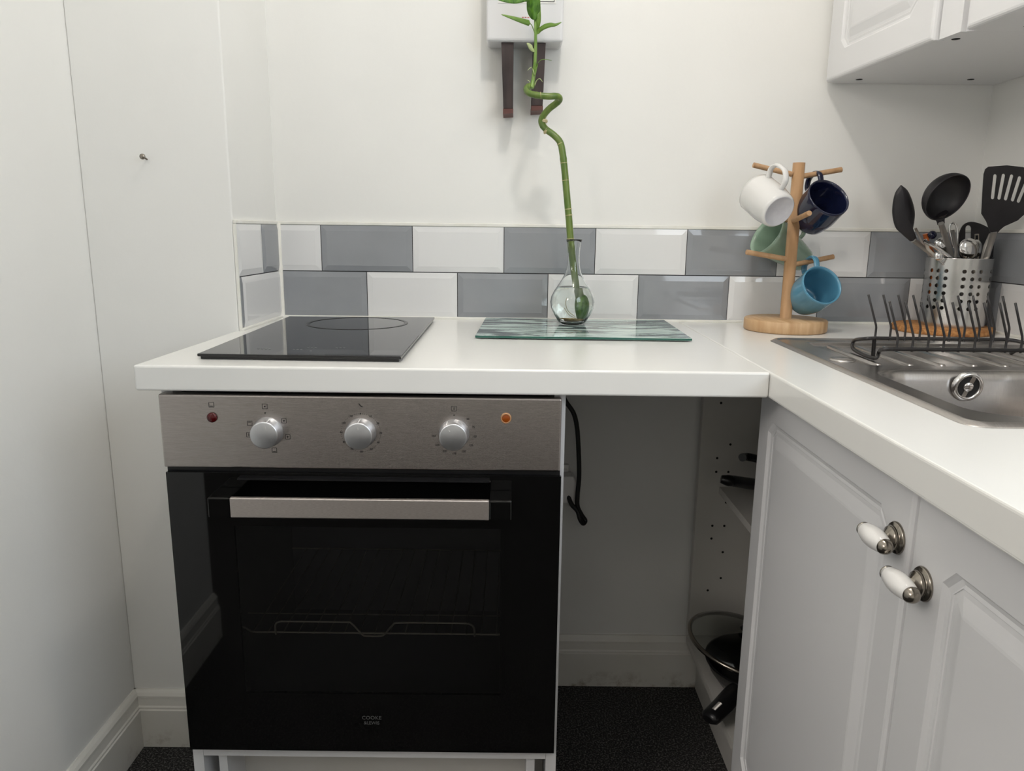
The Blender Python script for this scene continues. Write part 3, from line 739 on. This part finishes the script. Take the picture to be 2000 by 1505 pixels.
b = nb(); lathe(b, [(0, 0), (UR-.001, 0), (UR, .002), (UR-.0008, .003), (0, .003)], 48, mtx=Matrix.Translation((UX, UY, UZ0))); obj('holder_base', b, 'holder_steel', uh)
b = nb(); lathe(b, [(UR-.001, 0), (UR+.0008, .0002), (UR+.0008, .0014), (UR-.001, .0016)], 64, mtx=Matrix.Translation((UX, UY, UZ1-.001)), close=True); obj('holder_rim', b, 'chrome', uh, recalc=True)

# utensils. Y runs from the mouth of the holder (v=505) to the tip
def yy(v, y0, y1, v1): return y0 + (y1-y0)*(505-v)/(505-v1)
def flat_head(outline, y0, y1, v1, t, mt_, par, name, holes=(), dish=0.):
    """solid plate cut to an outline that leans from y0 at the holder mouth to y1 at its tip"""
    bm = nb()
    loops = [outline]+list(holes); es = []
    for l in loops:
        vs_ = [bm.verts.new(at(u, v, 1, yy(v, y0, y1, v1))) for u, v in l]
        es += [bm.edges.new((vs_[i], vs_[(i+1) % len(vs_)])) for i in range(len(vs_))]
    r = bmesh.ops.triangle_fill(bm, edges=es, use_beauty=True)
    fs = [f for f in bm.faces]; bmesh.ops.recalc_face_normals(bm, faces=fs)
    ex = bmesh.ops.extrude_face_region(bm, geom=fs)
    bmesh.ops.translate(bm, vec=(0, t, 0), verts=[x for x in ex['geom'] if isinstance(x, bmesh.types.BMVert)])
    bmesh.ops.recalc_face_normals(bm, faces=bm.faces)
    return obj(name, bm, mt_, par, bevel=.0006)
def sm2(pts, k=5):
    q = smooth_path([V((p[0], p[1], 0)) for p in pts+[pts[0]]], k)[:-1]; return [(p.x, p.y) for p in q]
zc = lambda x, y: (1680+x/3.7625, 300+y/3.7625)
BOT = UZ0+.006
def utensil(name, label, cat='utensil'):
    return thing(name, label, cat, (UX, UY, UZ0), 'utensils in the steel holder')
# solid spoon
t = utensil('serving_spoon', 'black nylon solid serving spoon leaning furthest left in the holder')
y0, y1, v1 = UY-.010, UY-.035, 360
ol = [zc(*p) for p in [(302, 230), (262, 285), (242, 370), (240, 450), (262, 540), (310, 590), (355, 630), (374, 643), (415, 627), (388, 575), (398, 500), (402, 430), (385, 350), (350, 272)]]
def spoon_head(outline, centre, y0, y1, v1, depth, mt_, par, name, thick=.0022):
    """dished head: rings that shrink to a centre and sink away from the camera"""
    o2 = sm2(outline); bm = nb(); loops = []
    for f, dd in ((1, 0), (.85, .45), (.6, .8), (.3, .97), (.06, 1)):
        loops.append([at(centre[0]+(u-centre[0])*f, centre[1]+(v-centre[1])*f, 1, yy(centre[1]+(v-centre[1])*f, y0, y1, v1)) + V((0, depth*dd, 0)) for u, v in o2])
    back = [[p+V((0, thick, 0)) for p in l] for l in reversed(loops)]
    loft(bm, list(reversed(loops)) + list(reversed(back)), cap0=True, cap1=True, smooth=True)
    return obj(name, bm, mt_, par, recalc=True)
spoon_head(ol, zc(320, 440), y0, y1, v1, -.008, 'nylon', t, 'spoon_head')
def keep_in(p):
    """below the rim every handle stays inside the cylinder"""
    if p.z > UZ1+.004: return p
    d = V((p.x-UX, p.y-UY, 0)); k = min(1, (UR-.0095)/max(d.length, 1e-6))
    return V((UX+d.x*k, UY+d.y*k, p.z))
def rod(par, p0, p1, r, mt_, name='handle', flat=1., y0=0., y1=0., v1=400, into=True):
    A = at(p0[0], p0[1], 1, yy(p0[1], y0, y1, v1)); Bp = at(p1[0], p1[1], 1, yy(p1[1], y0, y1, v1)); d = (Bp-A).normalized()
    E_ = Bp
    if into:
        k = (BOT+.004-Bp.z)/d.z; E_ = Bp + d*k
        E_ = keep_in(E_)
    Bp = keep_in(Bp)
    bm = nb(); tube(bm, [A, Bp, E_], r, 12, flat=flat); return obj(name, bm, mt_, par)
rod(t, zc(392, 636), zc(505, 765), .0048, 'satin', y0=y0, y1=y1, v1=v1)
# ladle
t = utensil('soup_ladle', 'black nylon ladle with its round bowl tipped towards the viewer')
y0, y1, v1 = UY, UY-.05, 345
c = at(*zc(622, 310), 1, UY-.075); nrm = V((.25, -.80, -.42)).normalized()
q = nrm.to_track_quat('Z', 'Y').to_matrix().to_4x4()
Rr = .0475; pr = []
for k in range(13):
    a = PI/2*k/12; pr.append((Rr*math.sin(a) if k else 0, -Rr*.82*math.cos(a)))
pi_ = [(max(0, r-.0022) if r else 0, z+.0022 if i < 12 else z) for i, (r, z) in enumerate(pr)]
b = nb(); lathe(b, pr + [(Rr, .001)] + [(Rr-.0022, .001)] + list(reversed(pi_)), 48, mtx=Matrix.Translation(c+nrm*.008) @ q)
obj('ladle_bowl', b, 'nylon', t, recalc=True)
b = nb(); nk = [at(*zc(583, 440), 1, UY-.052), at(*zc(586, 462), 1, UY-.050), at(*zc(590, 485), 1, UY-.048), at(*zc(594, 513), 1, UY-.045)]
tube(b, smooth_path(nk, 4), [.014, .013, .0125, .0115, .0105, .0095, .0085, .0078, .0072, .0068, .0065, .0064, .0064], 14, up=V((0, -1, 0)), flat=1.1); obj('ladle_neck', b, 'nylon', t)
rod(t, zc(594, 512), zc(672, 768), .0054, 'satin', y0=UY-.005, y1=UY-.068, v1=420)
# slotted turner
t = utensil('slotted_turner', 'black nylon slotted turner standing at the right end of the holder')
y0, y1, v1 = UY-.045, UY-.135, 322
ol = [zc(*p) for p in [(945, 95), (1080, 85), (1200, 98), (1262, 125), (1275, 200), (1250, 330), (1215, 440), (1160, 490), (1060, 535), (1030, 560), (1005, 590), (958, 575), (945, 545), (930, 500), (893, 440), (900, 300), (910, 150), (922, 112)]]
def slot(x0, y0_, x1, y1_, r=13):
    pts = []; ang = math.atan2(y1_-y0_, x1-x0)
    for k in range(7):
        a = ang-PI/2+PI*k/6; pts.append(zc(x1+r*math.cos(a), y1_+r*math.sin(a)))
    for k in range(7):
        a = ang+PI/2+PI*k/6; pts.append(zc(x0+r*math.cos(a), y0_+r*math.sin(a)))
    return pts
slots = [slot(993, 163, 975, 322), slot(1055, 160, 1023, 325), slot(1115, 165, 1071, 330), slot(1173, 178, 1122, 338), slot(1228, 200, 1165, 348)]
flat_head(ol, y0, y1, v1, .0022, 'nylon', t, 'turner_blade', slots)
rod(t, zc(985, 575), zc(935, 765), .0058, 'satin', y0=y0, y1=y1, v1=v1)
# slotted spoon behind
t = utensil('slotted_spoon', 'black slotted spoon lying low behind the turner, tile showing through its slot')
y0, y1, v1 = UY+.012, UY+.02, 432
ol = [zc(*p) for p in [(722, 665), (730, 590), (755, 530), (800, 502), (860, 506), (930, 535), (990, 575), (1012, 640), (1000, 700), (965, 775), (900, 800), (800, 800), (740, 760)]]
flat_head(sm2(ol, 3), y0, y1, v1, .003, 'nylon', t, 'spoon_head', [slot(797, 548, 795, 640, 22)])
rod(t, zc(860, 780), zc(850, 900), .005, 'nylon', y0=y0, y1=y1, v1=v1)
# cutlery
def spoon_up(label, cpt, ru, rv, y, hpt, tilt=0., mt_='chrome', name='spoon'):
    t = utensil(name, label, 'cutlery')
    o_ = []
    for k in range(18):
        a = 2*PI*k/18; x, yv = ru*math.cos(a), rv*math.sin(a)*(1.12 if math.sin(a) > 0 else 1)
        o_.append((cpt[0]+x*math.cos(tilt)-yv*math.sin(tilt), cpt[1]+x*math.sin(tilt)+yv*math.cos(tilt)))
    spoon_head(o_, cpt, y, y, 400, -.006, mt_, t, 'bowl', .0012)
    rod(t, (cpt[0]-rv*math.sin(tilt)*.98, cpt[1]+rv*math.cos(tilt)*1.0), hpt, .0022, mt_, y0=y, y1=y)
    return t
spoon_up('large steel spoon with its shiny bowl up beside the white handle', zc(800, 695), 19.5, 20, UY-.036, zc(815, 800), .15)
spoon_up('steel spoon with its bowl up just left of the ladle handle', zc(600, 662), 15, 12.5, UY-.022, zc(680, 790), -.35)
spoon_up('small steel spoon barely rising over the holder rim', zc(580, 750), 10, 9, UY-.040, zc(600, 830), 0)
spoon_up('second steel spoon nested behind the large shiny spoon', zc(850, 690), 13, 17, UY-.012, zc(860, 800), .05)
def plain(name, label, pts, r, mt_, y, flat=1., cat='cutlery', part='handle'):
    t = utensil(name, label, cat); P3 = [at(*zc(*p), 1, y) for p in pts]
    last = P3[-1]; d = (P3[-1]-P3[-2]).normalized(); d = V((d.x*.3, 0, -1)).normalized(); E_ = last + d*min(.08, (last.z-BOT-.004))
    P3 = [keep_in(p) for p in P3]; E_ = keep_in(E_)
    bm = nb(); tube(bm, P3+[E_], r, 10, up=V((0, -1, 0)), flat=flat); obj(part, bm, mt_, t); return t
t = plain('fork', 'steel fork handle slanting across the left of the cutlery', [(470, 640), (560, 690), (655, 765)], .0022, 'chrome', UY-.046, 1.8)
t = utensil('peeler', 'steel wire-handled peeler looping up behind the ladle', 'peeler')
b = nb(); loop = [zc(*p) for p in [(690, 690), (672, 640), (655, 560), (662, 520), (685, 508), (706, 525), (712, 560), (715, 640), (712, 680)]]
tube(b, smooth_path([at(*p, 1, UY-.012) for p in loop], 4) , .0022, 8); obj('wire_loop', b, 'chrome', t)
b = nb(); tube(b, [at(*zc(680, 560), 1, UY-.014), at(*zc(706, 720), 1, UY-.014), V((at(*zc(706, 720), 1, UY-.014).x, UY-.014, BOT+.02))], .0034, 10, flat=.6); obj('shaft', b, 'satin', t)
t = plain('tin_opener', 'cream plastic handle with a hanging hole, upright beside the large spoon', [(857, 590), (858, 700), (856, 790)], .0060, 'cream_handle', UY-.004, .5, 'utensil')
b = nb(); tube(b, [at(*zc(857, 600), 1, UY-.0105), at(*zc(858, 640), 1, UY-.0105)], .0024, 8); obj('hanging_hole', b, 'mark_black', t)
t = plain('knife', 'steel knife handle with a dark slot rising at the right of the holder', [(975, 632), (950, 700), (930, 780)], .0058, 'cream_handle', UY-.048, .6)
b = nb(); tube(b, [at(*zc(972, 650), 1, UY-.0555), at(*zc(951, 712), 1, UY-.0555)], .0013, 8); obj('groove', b, 'brown_wood_dark', t)
t = plain('wooden_spatula', 'brown handle standing at the right behind the knife', [(965, 590), (925, 680), (900, 790)], .0062, 'satin', UY-.030, .7, 'utensil')
t = plain('bottle_opener', 'orange handle tip at the left of the cutlery', [(478, 590), (492, 650), (520, 780)], .0058, 'orange', UY-.004, .8, 'utensil')
b = nb(); lathe(b, [(0, -.0088), (.005, -.0072), (.0085, -.002), (.0085, .002), (.005, .0072), (0, .0088)], 20, mtx=Matrix.Translation(at(*zc(530, 597), 1, UY-.012))); obj('round_knob', b, 'navy_plastic', t)
t = plain('butter_knife', 'pale flat handle tip at the far left of the cutlery', [(478, 630), (498, 700), (530, 790)], .0052, 'cream_handle', UY-.030, .5)
t = plain('teaspoon', 'thin steel handle behind the serving spoon', [(405, 545), (450, 640), (520, 780)], .0040, 'satin', UY+.012, .6)

# ------------------------------------------------------------ sink
sk = thing('kitchen_sink', 'inset stainless steel sink with drainer and bowl in the right-hand worktop', 'sink', (1.25, -.6, ZW))
x0, x1, y0, y1 = SK; zd = ZW+.0030
bowl = (1.042, 1.462, -.872, -.584); tray = (1.056, 1.485, -.555, -.318)
b = nb()
lo = [rrect(x0+i_, x1-i_, y0+i_, y1-i_, .024-i_*.6, 6) for i_ in (0, .001, .007, .0085, .011, .013)]
zs = [ZW+.0002, ZW+.0012, ZW+.0050, ZW+.0053, ZW+.0042, zd]
loft(b, [[(p[0], p[1], z) for p in l] for l, z in zip(lo, zs)], smooth=True)
bl = rrect(*bowl, .055, 8); tl = rrect(*tray, .012, 4)
plate(b, [lo[-1], bl, tl], zd)
# bowl
loops = []
for ins, z, r in ((0, 0, .055), (.004, -.0012, .053), (.009, -.006, .05), (.012, -.016, .048), (.018, -.06, .046), (.026, -.125, .044), (.036, -.138, .04), (.055, -.145, .035), (.10, -.147, .03)):
    loops.append([(p[0], p[1], zd+z) for p in rrect(bowl[0]+ins, bowl[1]-ins, bowl[2]+ins, bowl[3]-ins, r, 8)])
loft(b, loops, cap1=True, smooth=True)
# drainer: recessed tray with ribs that run towards the bowl
loops = [[(p[0], p[1], zd) for p in tl]] + [[(p[0], p[1], zd-d_) for p in rrect(tray[0]+i_, tray[1]-i_, tray[2]+i_, tray[3]-i_, .012-i_*.3, 4)] for i_, d_ in ((.003, .001), (.008, .005), (.014, .006))]
loft(b, loops, cap1=True, smooth=True)
bmesh.ops.remove_doubles(b, verts=b.verts, dist=1e-5)
body = obj('sink_body', b, 'sink_steel', sk, recalc=False)
for k in range(8):
    cx = tray[0]+.036+k*.050; b = nb()
    A = rrect(cx-.0055, cx+.0055, tray[2]+.022, tray[3]-.022, .005, 4); B_ = rrect(cx-.003, cx+.003, tray[2]+.026, tray[3]-.026, .0028, 4)
    loft(b, [[(p[0], p[1], zd-.0061) for p in A], [(p[0]*.5+q_[0]*.5, p[1]*.5+q_[1]*.5, zd-.0025) for p, q_ in zip(A, B_)], [(p[0], p[1], zd-.0015) for p in B_]], cap1=True, smooth=True)
    obj('drainer_rib', b, 'sink_steel', body)
b = nb(); tc_ = at(1650, 703, 2, zd); lathe(b, [(.020, 0), (.019, .002), (.015, .003), (0, .0032)], 36, mtx=Matrix.Translation((tc_.x-.004, tc_.y, zd+.0001))); obj('tap_hole_cover', b, 'sink_steel', sk)
b = nb(); oc = at(1898, 757, 1, -.612); T = Matrix.Translation((oc.x, -.5995, oc.z)) @ Matrix.Rotation(PI/2+.10, 4, 'X')
lathe(b, [(.0160, .003), (.0165, .0062), (.018, .0068), (.0215, .0052), (.0225, 0)], 40, mtx=T)
ofl = obj('overflow', b, 'chrome', sk)
b = nb(); lathe(b, [(0, .0028), (.0164, .0028)], 32, mtx=T); obj('overflow_hole', b, 'mark_black', ofl)
b = nb(); lathe(b, [(0, .0064), (.0062, .0064), (.0072, .0050), (.0072, .0028)], 24); v0 = len(b.verts)
box(b, -.0032, .0032, -.0163, .0163, .0030, .0056); bmesh.ops.transform(b, matrix=T @ Matrix.Rotation(-.35, 4, 'Z'), verts=b.verts); obj('overflow_cross', b, 'chrome', ofl)

# ------------------------------------------------------------ dish rack
dr = thing('dish_rack', 'low black wire plate rack with two rows of bent prongs on the drainer', 'dish rack', (1.2, -.42, ZW+.003))
ZR = ZW+.034
bl_ = at(1700, 661, 2, ZR); br_ = at(1963, 662, 2, ZR); fl_ = at(1728, 681, 2, ZR-.002); fr_ = at(2030, 681, 2, ZR-.002)
yb, yf = (bl_.y+br_.y)/2, fl_.y
f1 = at(1668, 683, 2, ZW+.006); f2 = at(1707, 700, 2, ZW+.006)
b = nb(); R_ = .0030
pth = smooth_path([V((br_.x+.03, yf+.03, ZW+.02)), V((br_.x+.022, yb-.014, ZR-.004)), V((br_.x, yb, ZR)), V((br_.x-.03, yb, ZR))], 4) + smooth_path([V((bl_.x+.01, yb, ZR)), V((bl_.x-.006, yb-.001, ZR-.001)), V((f1.x+.004, f1.y+.012, ZW+.020)), V((f1.x, f1.y, ZW+.0065)),
        V((f2.x, f2.y, ZW+.0065)), V((f2.x+.010, f2.y+.006, ZW+.016)), V((fl_.x-.004, yf, ZR-.003)), V((fl_.x+.012, yf, ZR-.002))], 5) + [V((fr_.x, yf, ZR-.002))]
tube(b, pth, R_, 10); obj('frame_wire', b, 'rack_black', dr)
def prong(bm_, x, y, zt_):
    tube(bm_, smooth_path([V((x, y, zt_-.004)), V((x, y, zt_+.017))], 2)+smooth_path([V((x-.0008, y, zt_+.021)), V((x-.0185, y, zt_+.070))], 3), .0018, 8)
for k in range(10):
    b = nb(); x = at(1708+28.8*k, 664, 1, yb).x; prong(b, x, yb-.001, ZR); obj('prong', b, 'rack_black', dr)
for k in range(9):
    b = nb(); x = at(1752+30.4*k, 678, 1, yf).x; prong(b, x, yf+.001, ZR-.002); obj('prong', b, 'rack_black', dr)
b = nb(); x = at(1707, 668, 1, yb).x; tube(b, [(x, yb, ZR), (x, yb-.002, ZW+.0045)], .0032, 8); obj('foot', b, 'rack_black', dr)
b = nb(); tube(b, smooth_path([at(1975, 690, 2, ZW+.009), at(1985, 684, 2, ZW+.016), at(2000, 683, 2, ZW+.018), at(2020, 686, 2, ZW+.016)], 4), .0032, 8); obj('foot', b, 'rack_black', dr)

# ------------------------------------------------------------ cabinets
def door_mesh(W_, H_, t=.018, fr=.055, cham=.018):
    """routed door in local x (width), z (height), front at y=0 towards -Y"""
    def L_(ins, y, c):
        x0, x1, z0, z1 = ins, W_-ins, ins, H_-ins; c = max(c, .0006)
        return [(x0+c, y, z0), (x1-c, y, z0), (x1, y, z0+c), (x1, y, z1-c), (x1-c, y, z1), (x0+c, y, z1), (x0, y, z1-c), (x0, y, z0+c)]
    s = [(0, t, .001), (0, .006, .001), (.0012, .0028, .0012), (.0035, .0008, .0015), (.0065, 0, .002), (fr-.004, 0, .004), (fr, 0, cham), (fr+.0015, .0018, cham), (fr+.004, .0042, cham), (fr+.008, .0050, cham), (fr+.012, .0040, cham*.7),
         (fr+.013, .0050, cham*.6), (fr+.018, .0045, cham*.45), (fr+.026, .0022, cham*.25), (fr+.033, .0004, .002), (fr+.036, 0, .001)]
    bm = nb(); loft(bm, [L_(*q_) for q_ in s], cap0=True, cap1=True)
    bmesh.ops.recalc_face_normals(bm, faces=bm.faces); return bm
def place(bm, x, y, z, extra=0.):
    bmesh.ops.transform(bm, matrix=Matrix.Translation((x, y, z)) @ Matrix.Rotation(-PI/2+extra, 4, 'Z'), verts=bm.verts); return bm
XD, XC = .925, .946
bc = thing('base_cabinet', 'white base cabinet with two routed doors under the sink worktop, open at the corner', 'cabinet', (1.2, -.8, 0))
b = nb(); box(b, XC+.008, 1.50, -.036, -.018, .145, .868); sd = obj('side_panel', b, 'carcass', bc)
for px_, pz in ((.994, .730), (1.022, .633), (.994, .600), (.994, .567), (1.022, .567), (1.022, .493), (.994, .435), (1.022, .435), (.994, .403), (1.023, .369), (.994, .271), (1.023, .303)):
    b = nb(); lathe(b, [(0, .0004), (.0028, .0004), (.0028, 0)], 12, mtx=Matrix.Translation((px_, -.0361, pz)) @ Matrix.Rotation(PI/2, 4, 'X')); obj('shelf_pin_hole', b, 'hole_dark', sd)
b = nb(); box(b, XC+.004, 1.50, -1.50, -.0365, .136, .153); obj('bottom_panel', b, 'carcass', bc)
b = nb(); box(b, 1.004, 1.46, -1.0, -.0365, .515, .531); obj('shelf', b, 'carcass', bc)
b = nb(); box(b, 1.485, 1.50, -1.50, -.037, .165, .868); obj('back_panel', b, 'carcass', bc)
b = nb(); box(b, .984, 1.0, -1.6, -.022, 0, .1355); obj('plinth', b, 'carcass', bc)
DZ0, DZ1 = .150, .866
for ya, wd, fr in ((-.492, .473, .046), (-.968, .50, .058)):
    d = obj('door', place(door_mesh(wd, DZ1-DZ0, .018, fr), XD, ya, DZ0), 'cab_white', bc)
    ky, kz = (-.940, .797) if ya > -.6 else (-.997, .7735)
    hk = nb(); T = Matrix.Translation((XD+.0003, ky, kz)) @ Matrix.Rotation(-PI/2, 4, 'Y')
    lathe(hk, [(0, 0), (.0170, 0), (.0174, .0015), (.0162, .0036), (.0128, .0038), (.0122, .0050), (.0134, .0066), (.0122, .0090), (.0080, .0115), (.0052, .014), (.0052, .018), (.0060, .021), (0, .024)], 36, mtx=T)
    hx, hy_ = XD-.024, ky
    ztop = V((hx, hy_, kz)); ax = V((-.10, -1, -.20)).normalized() if False else V((0, -1, 0))
    Tk = Matrix.Translation(ztop) @ ax.to_track_quat('Z', 'Y').to_matrix().to_4x4()
    hn = obj('handle', hk, 'nickel', d)
    b = nb(); lathe(b, [(.0050, -.024), (.0072, -.0235), (.0095, -.016), (.0112, -.006), (.0115, .001), (.0110, .008), (.0095, .016), (.0075, .0235), (.0055, .024)], 32, mtx=Tk); obj('porcelain_grip', b, 'porcelain', hn)
    b = nb()
    lathe(b, [(0, .0315), (.0035, .031), (.0062, .0285), (.0078, .0255), (.0086, .0235), (.0080, .0220), (.005, .022)], 28, mtx=Tk); obj('end_cap', b, 'nickel', hn); b = nb()
    lathe(b, [(0, -.0280), (.0040, -.0275), (.0068, -.0250), (.0078, -.0235), (.0074, -.0222), (.005, -.022)], 28, mtx=Tk); obj('end_cap', b, 'nickel', hn)

# wall cabinets (upper right), leaning very slightly off the wall line as hung
def wall_cabinet(label, ya, wd, x, bottom, ang, deep=True):
    wc = thing('wall_cabinet', label, 'cabinet', (1.35, ya-wd/2, bottom), 'white wall cabinets over the sink')
    d = obj('door', place(door_mesh(wd, .70, .019, .052), x, ya, bottom-.001, ang), 'cab_white', wc)
    return wc
ZU = 1.418
wc = wall_cabinet('white corner wall cabinet with a routed door, touching the back wall', -.014, .358, 1.170, ZU, math.radians(4.2))
b = nb(); prism(b, [(1.1905, -.002, ZU), (1.2215, -.425, ZU), (XR-.002, -.425, ZU), (XR-.002, -.002, ZU)], (0, 0, .018)); bp_ = obj('bottom_panel', b, 'cab_white', wc)
for u, v in ((1678, 155), (1896, 155), (1867, 76)):
    p = at(u, v, 2, ZU); b = nb(); lathe(b, [(0, 0), (.0065, 0), (.0065, .0004)], 20, mtx=Matrix.Translation((p.x, p.y, ZU-.0005))); obj('screw_cap', b, 'hole_dark', bp_)
b = nb(); prism(b, [(1.1905, -.002, ZU+.0185), (1.2215, -.425, ZU+.0185), (XR-.002, -.425, ZU+.0185), (XR-.002, -.002, ZU+.0185)], (0, 0, .68)); obj('carcass', b, 'cab_white', wc)
b = nb(); prism(b, [(1.2075, -.373, ZU-.0005), (1.2125, -.424, ZU-.0005), (1.2245, -.424, ZU-.0005), (1.2195, -.373, ZU-.0005)], (0, 0, .70)); obj('filler_strip', b, 'cab_white', wc)
wc2 = wall_cabinet('white wall cabinet nearer the viewer, its door cut by the top right of the picture', -.436, .50, 1.212, ZU, math.radians(4.2))
b = nb(); prism(b, [(1.2330, -.4255, ZU), (1.262, -.93, ZU), (XR-.002, -.93, ZU), (XR-.002, -.4255, ZU)], (0, 0, .70)); cc = obj('carcass', b, 'cab_white', wc2)
p = at(1994, 50, 2, ZU); b = nb(); lathe(b, [(0, 0), (.0065, 0), (.0065, .0004)], 20, mtx=Matrix.Translation((p.x+.012, p.y, ZU-.0005))); obj('screw_cap', b, 'hole_dark', wc2)

# ------------------------------------------------------------ under the worktop: socket, cable, pans
so_ = thing('wall_socket', 'white double socket plate on the wall behind the oven housing', 'socket', (.63, 0, .52))
b = nb(); box(b, .5950+.012, .657, -.012, -.0005, .472, .572, bev=.002); obj('face_plate', b, 'socket_white', so_)
b = nb(); box(b, .640, .652, -.0150, -.0122, .553, .563, bev=.001); obj('rocker_switch', b, 'socket_white', so_)
b = nb(); prism(b, [(.622, -.0125, .49), (.672, -.0125, .49), (.675, -.0125, .535), (.665, -.0125, .555), (.622, -.0125, .555)], (0, -.035, 0))
pl = tag(obj('plug', b, 'socket_white', bevel=.003), 'white plug pushed into the socket beside the oven', 'plug')
b = nb(); Yc = -.055
cab = [at(1100, 766, 1, Yc), at(1104, 782, 1, Yc), at(1120, 806, 1, Yc), at(1127, 835, 1, Yc), at(1130, 880, 1, Yc), at(1131, 930, 1, Yc), at(1128, 965, 1, Yc), at(1128, 988, 1, Yc), at(1136, 1005, 1, Yc), at(1143, 1016, 1, Yc), at(1139, 1022, 1, Yc-.006), at(1133, 1014, 1, Yc-.010), at(1128, 998, 1, Yc-.008), at(1116, 984, 1, Yc), at(1110, 968, 1, Yc+.012)]
tube(b, smooth_path(cab, 6), .0052, 10)
tag(obj('power_cable', b, 'black_rubber'), 'black power cable looping down from the worktop to the plug', 'cable')

# frying pan with glass lid on the bottom panel
pan_c = V((1.055, -.235, .1535)); R0 = .108
fp = thing('frying_pan', 'black frying pan on the cabinet floor, handle sticking out of the open corner', 'pan', tuple(pan_c))
b = nb(); lathe(b, [(0, 0), (.066, 0), (.080, .006), (.100, .034), (R0, .056), (R0+.003, .0565), (R0+.003, .0585), (R0-.001, .0585), (.096, .034), (.077, .009), (.064, .004), (0, .004)], 56, mtx=Matrix.Translation(pan_c))
obj('pan_body', b, 'black_plastic', fp, recalc=True)
h0 = V((.990, -.318, .196)); h1 = at(1436, 1350, 2, .200); h2 = at(1412, 1378, 2, .198); h3 = at(1383, 1405, 2, .190)
b = nb(); hp = smooth_path([h0, h1, h2, h3], 5)
tube(b, hp, [.009]+[.0110+.003*math.sin(i/len(hp)*PI) for i in range(len(hp)-2)]+[.008], 14, up=V((0, 0, 1)), flat=1.5); hdl = obj('handle', b, 'black_plastic', fp)
b = nb(); e0 = hp[-5]; e1 = hp[-3]; tube(b, [e0+V((0, 0, .0125)), e1+V((0, 0, .0115))], .0028, 10, flat=1.7); obj('hanging_loop', b, 'satin', hdl)
lc_ = V((1.030, -.205, .232)); ln = V((.17, -.05, .97)).normalized()
Tl = Matrix.Translation(lc_) @ ln.to_track_quat('Z', 'Y').to_matrix().to_4x4()
ld = thing('pan_lid', 'domed glass pan lid with a dark rim and black knob tilted on the frying pan', 'pan lid', tuple(lc_))
RL = .118
b = nb(); lathe(b, [(RL, .0), (RL*.97, .008), (RL*.8, .018), (RL*.5, .026), (.0, .029), (.0, .027), (RL*.5, .024), (RL*.8, .016), (RL*.96, .006), (RL-.003, 0)], 56, mtx=Tl, close=False); obj('glass_dome', b, 'lid_glass', ld, recalc=True)
b = nb(); lathe(b, [(RL-.004, -.003), (RL+.002, -.003), (RL+.003, .003), (RL-.002, .006), (RL-.006, .003)], 56, mtx=Tl, close=True); obj('rim', b, 'nickel', ld, recalc=True)
b = nb(); lathe(b, [(.008, .0285), (.009, .033), (.015, .035), (.016, .038), (.012, .040), (0, .0405)], 32, mtx=Tl); obj('lid_knob', b, 'black_plastic', ld)
# pans on the middle shelf
pc = V((1.165, -.200, .5315)); t = thing('saucepan', 'black saucepan on the middle shelf, curved handle reaching over the open corner', 'pan', tuple(pc))
b = nb(); lathe(b, [(0, 0), (.080, 0), (.085, .004), (.086, .074), (.088, .076), (.084, .076), (.082, .005), (0, .003)], 48, mtx=Matrix.Translation(pc)); obj('pan_body', b, 'black_plastic', t, recalc=True)
A = [at(1408, 935, 0, .975), at(1422, 938, 0, .990), at(1440, 940, 0, 1.01), V((1.045, -.215, .598)), V((1.083, -.205, .600))]
b = nb(); tube(b, smooth_path(A, 5), [.0085+.0040*min(1, i/5) for i in range(21)], 12, up=V((0, 0, 1)), flat=1.0); obj('handle', b, 'black_plastic', t)
pc = V((1.165, -.200, .6080)); t = thing('milk_pan', 'small black pan stacked on the saucepan, stub of its handle showing at the door edge', 'pan', tuple(pc))
b = nb(); lathe(b, [(0, 0), (.070, 0), (.074, .004), (.076, .050), (.078, .052), (.074, .052), (.072, .005), (0, .003)], 48, mtx=Matrix.Translation(pc)); obj('pan_body', b, 'black_plastic', t, recalc=True)
A = [at(1450, 893, 0, 1.00), at(1462, 892, 0, 1.02), V((1.06, -.215, .648)), V((1.093, -.205, .648))]
b = nb(); tube(b, smooth_path(A, 5), .0085, 12); obj('handle', b, 'black_plastic', t)
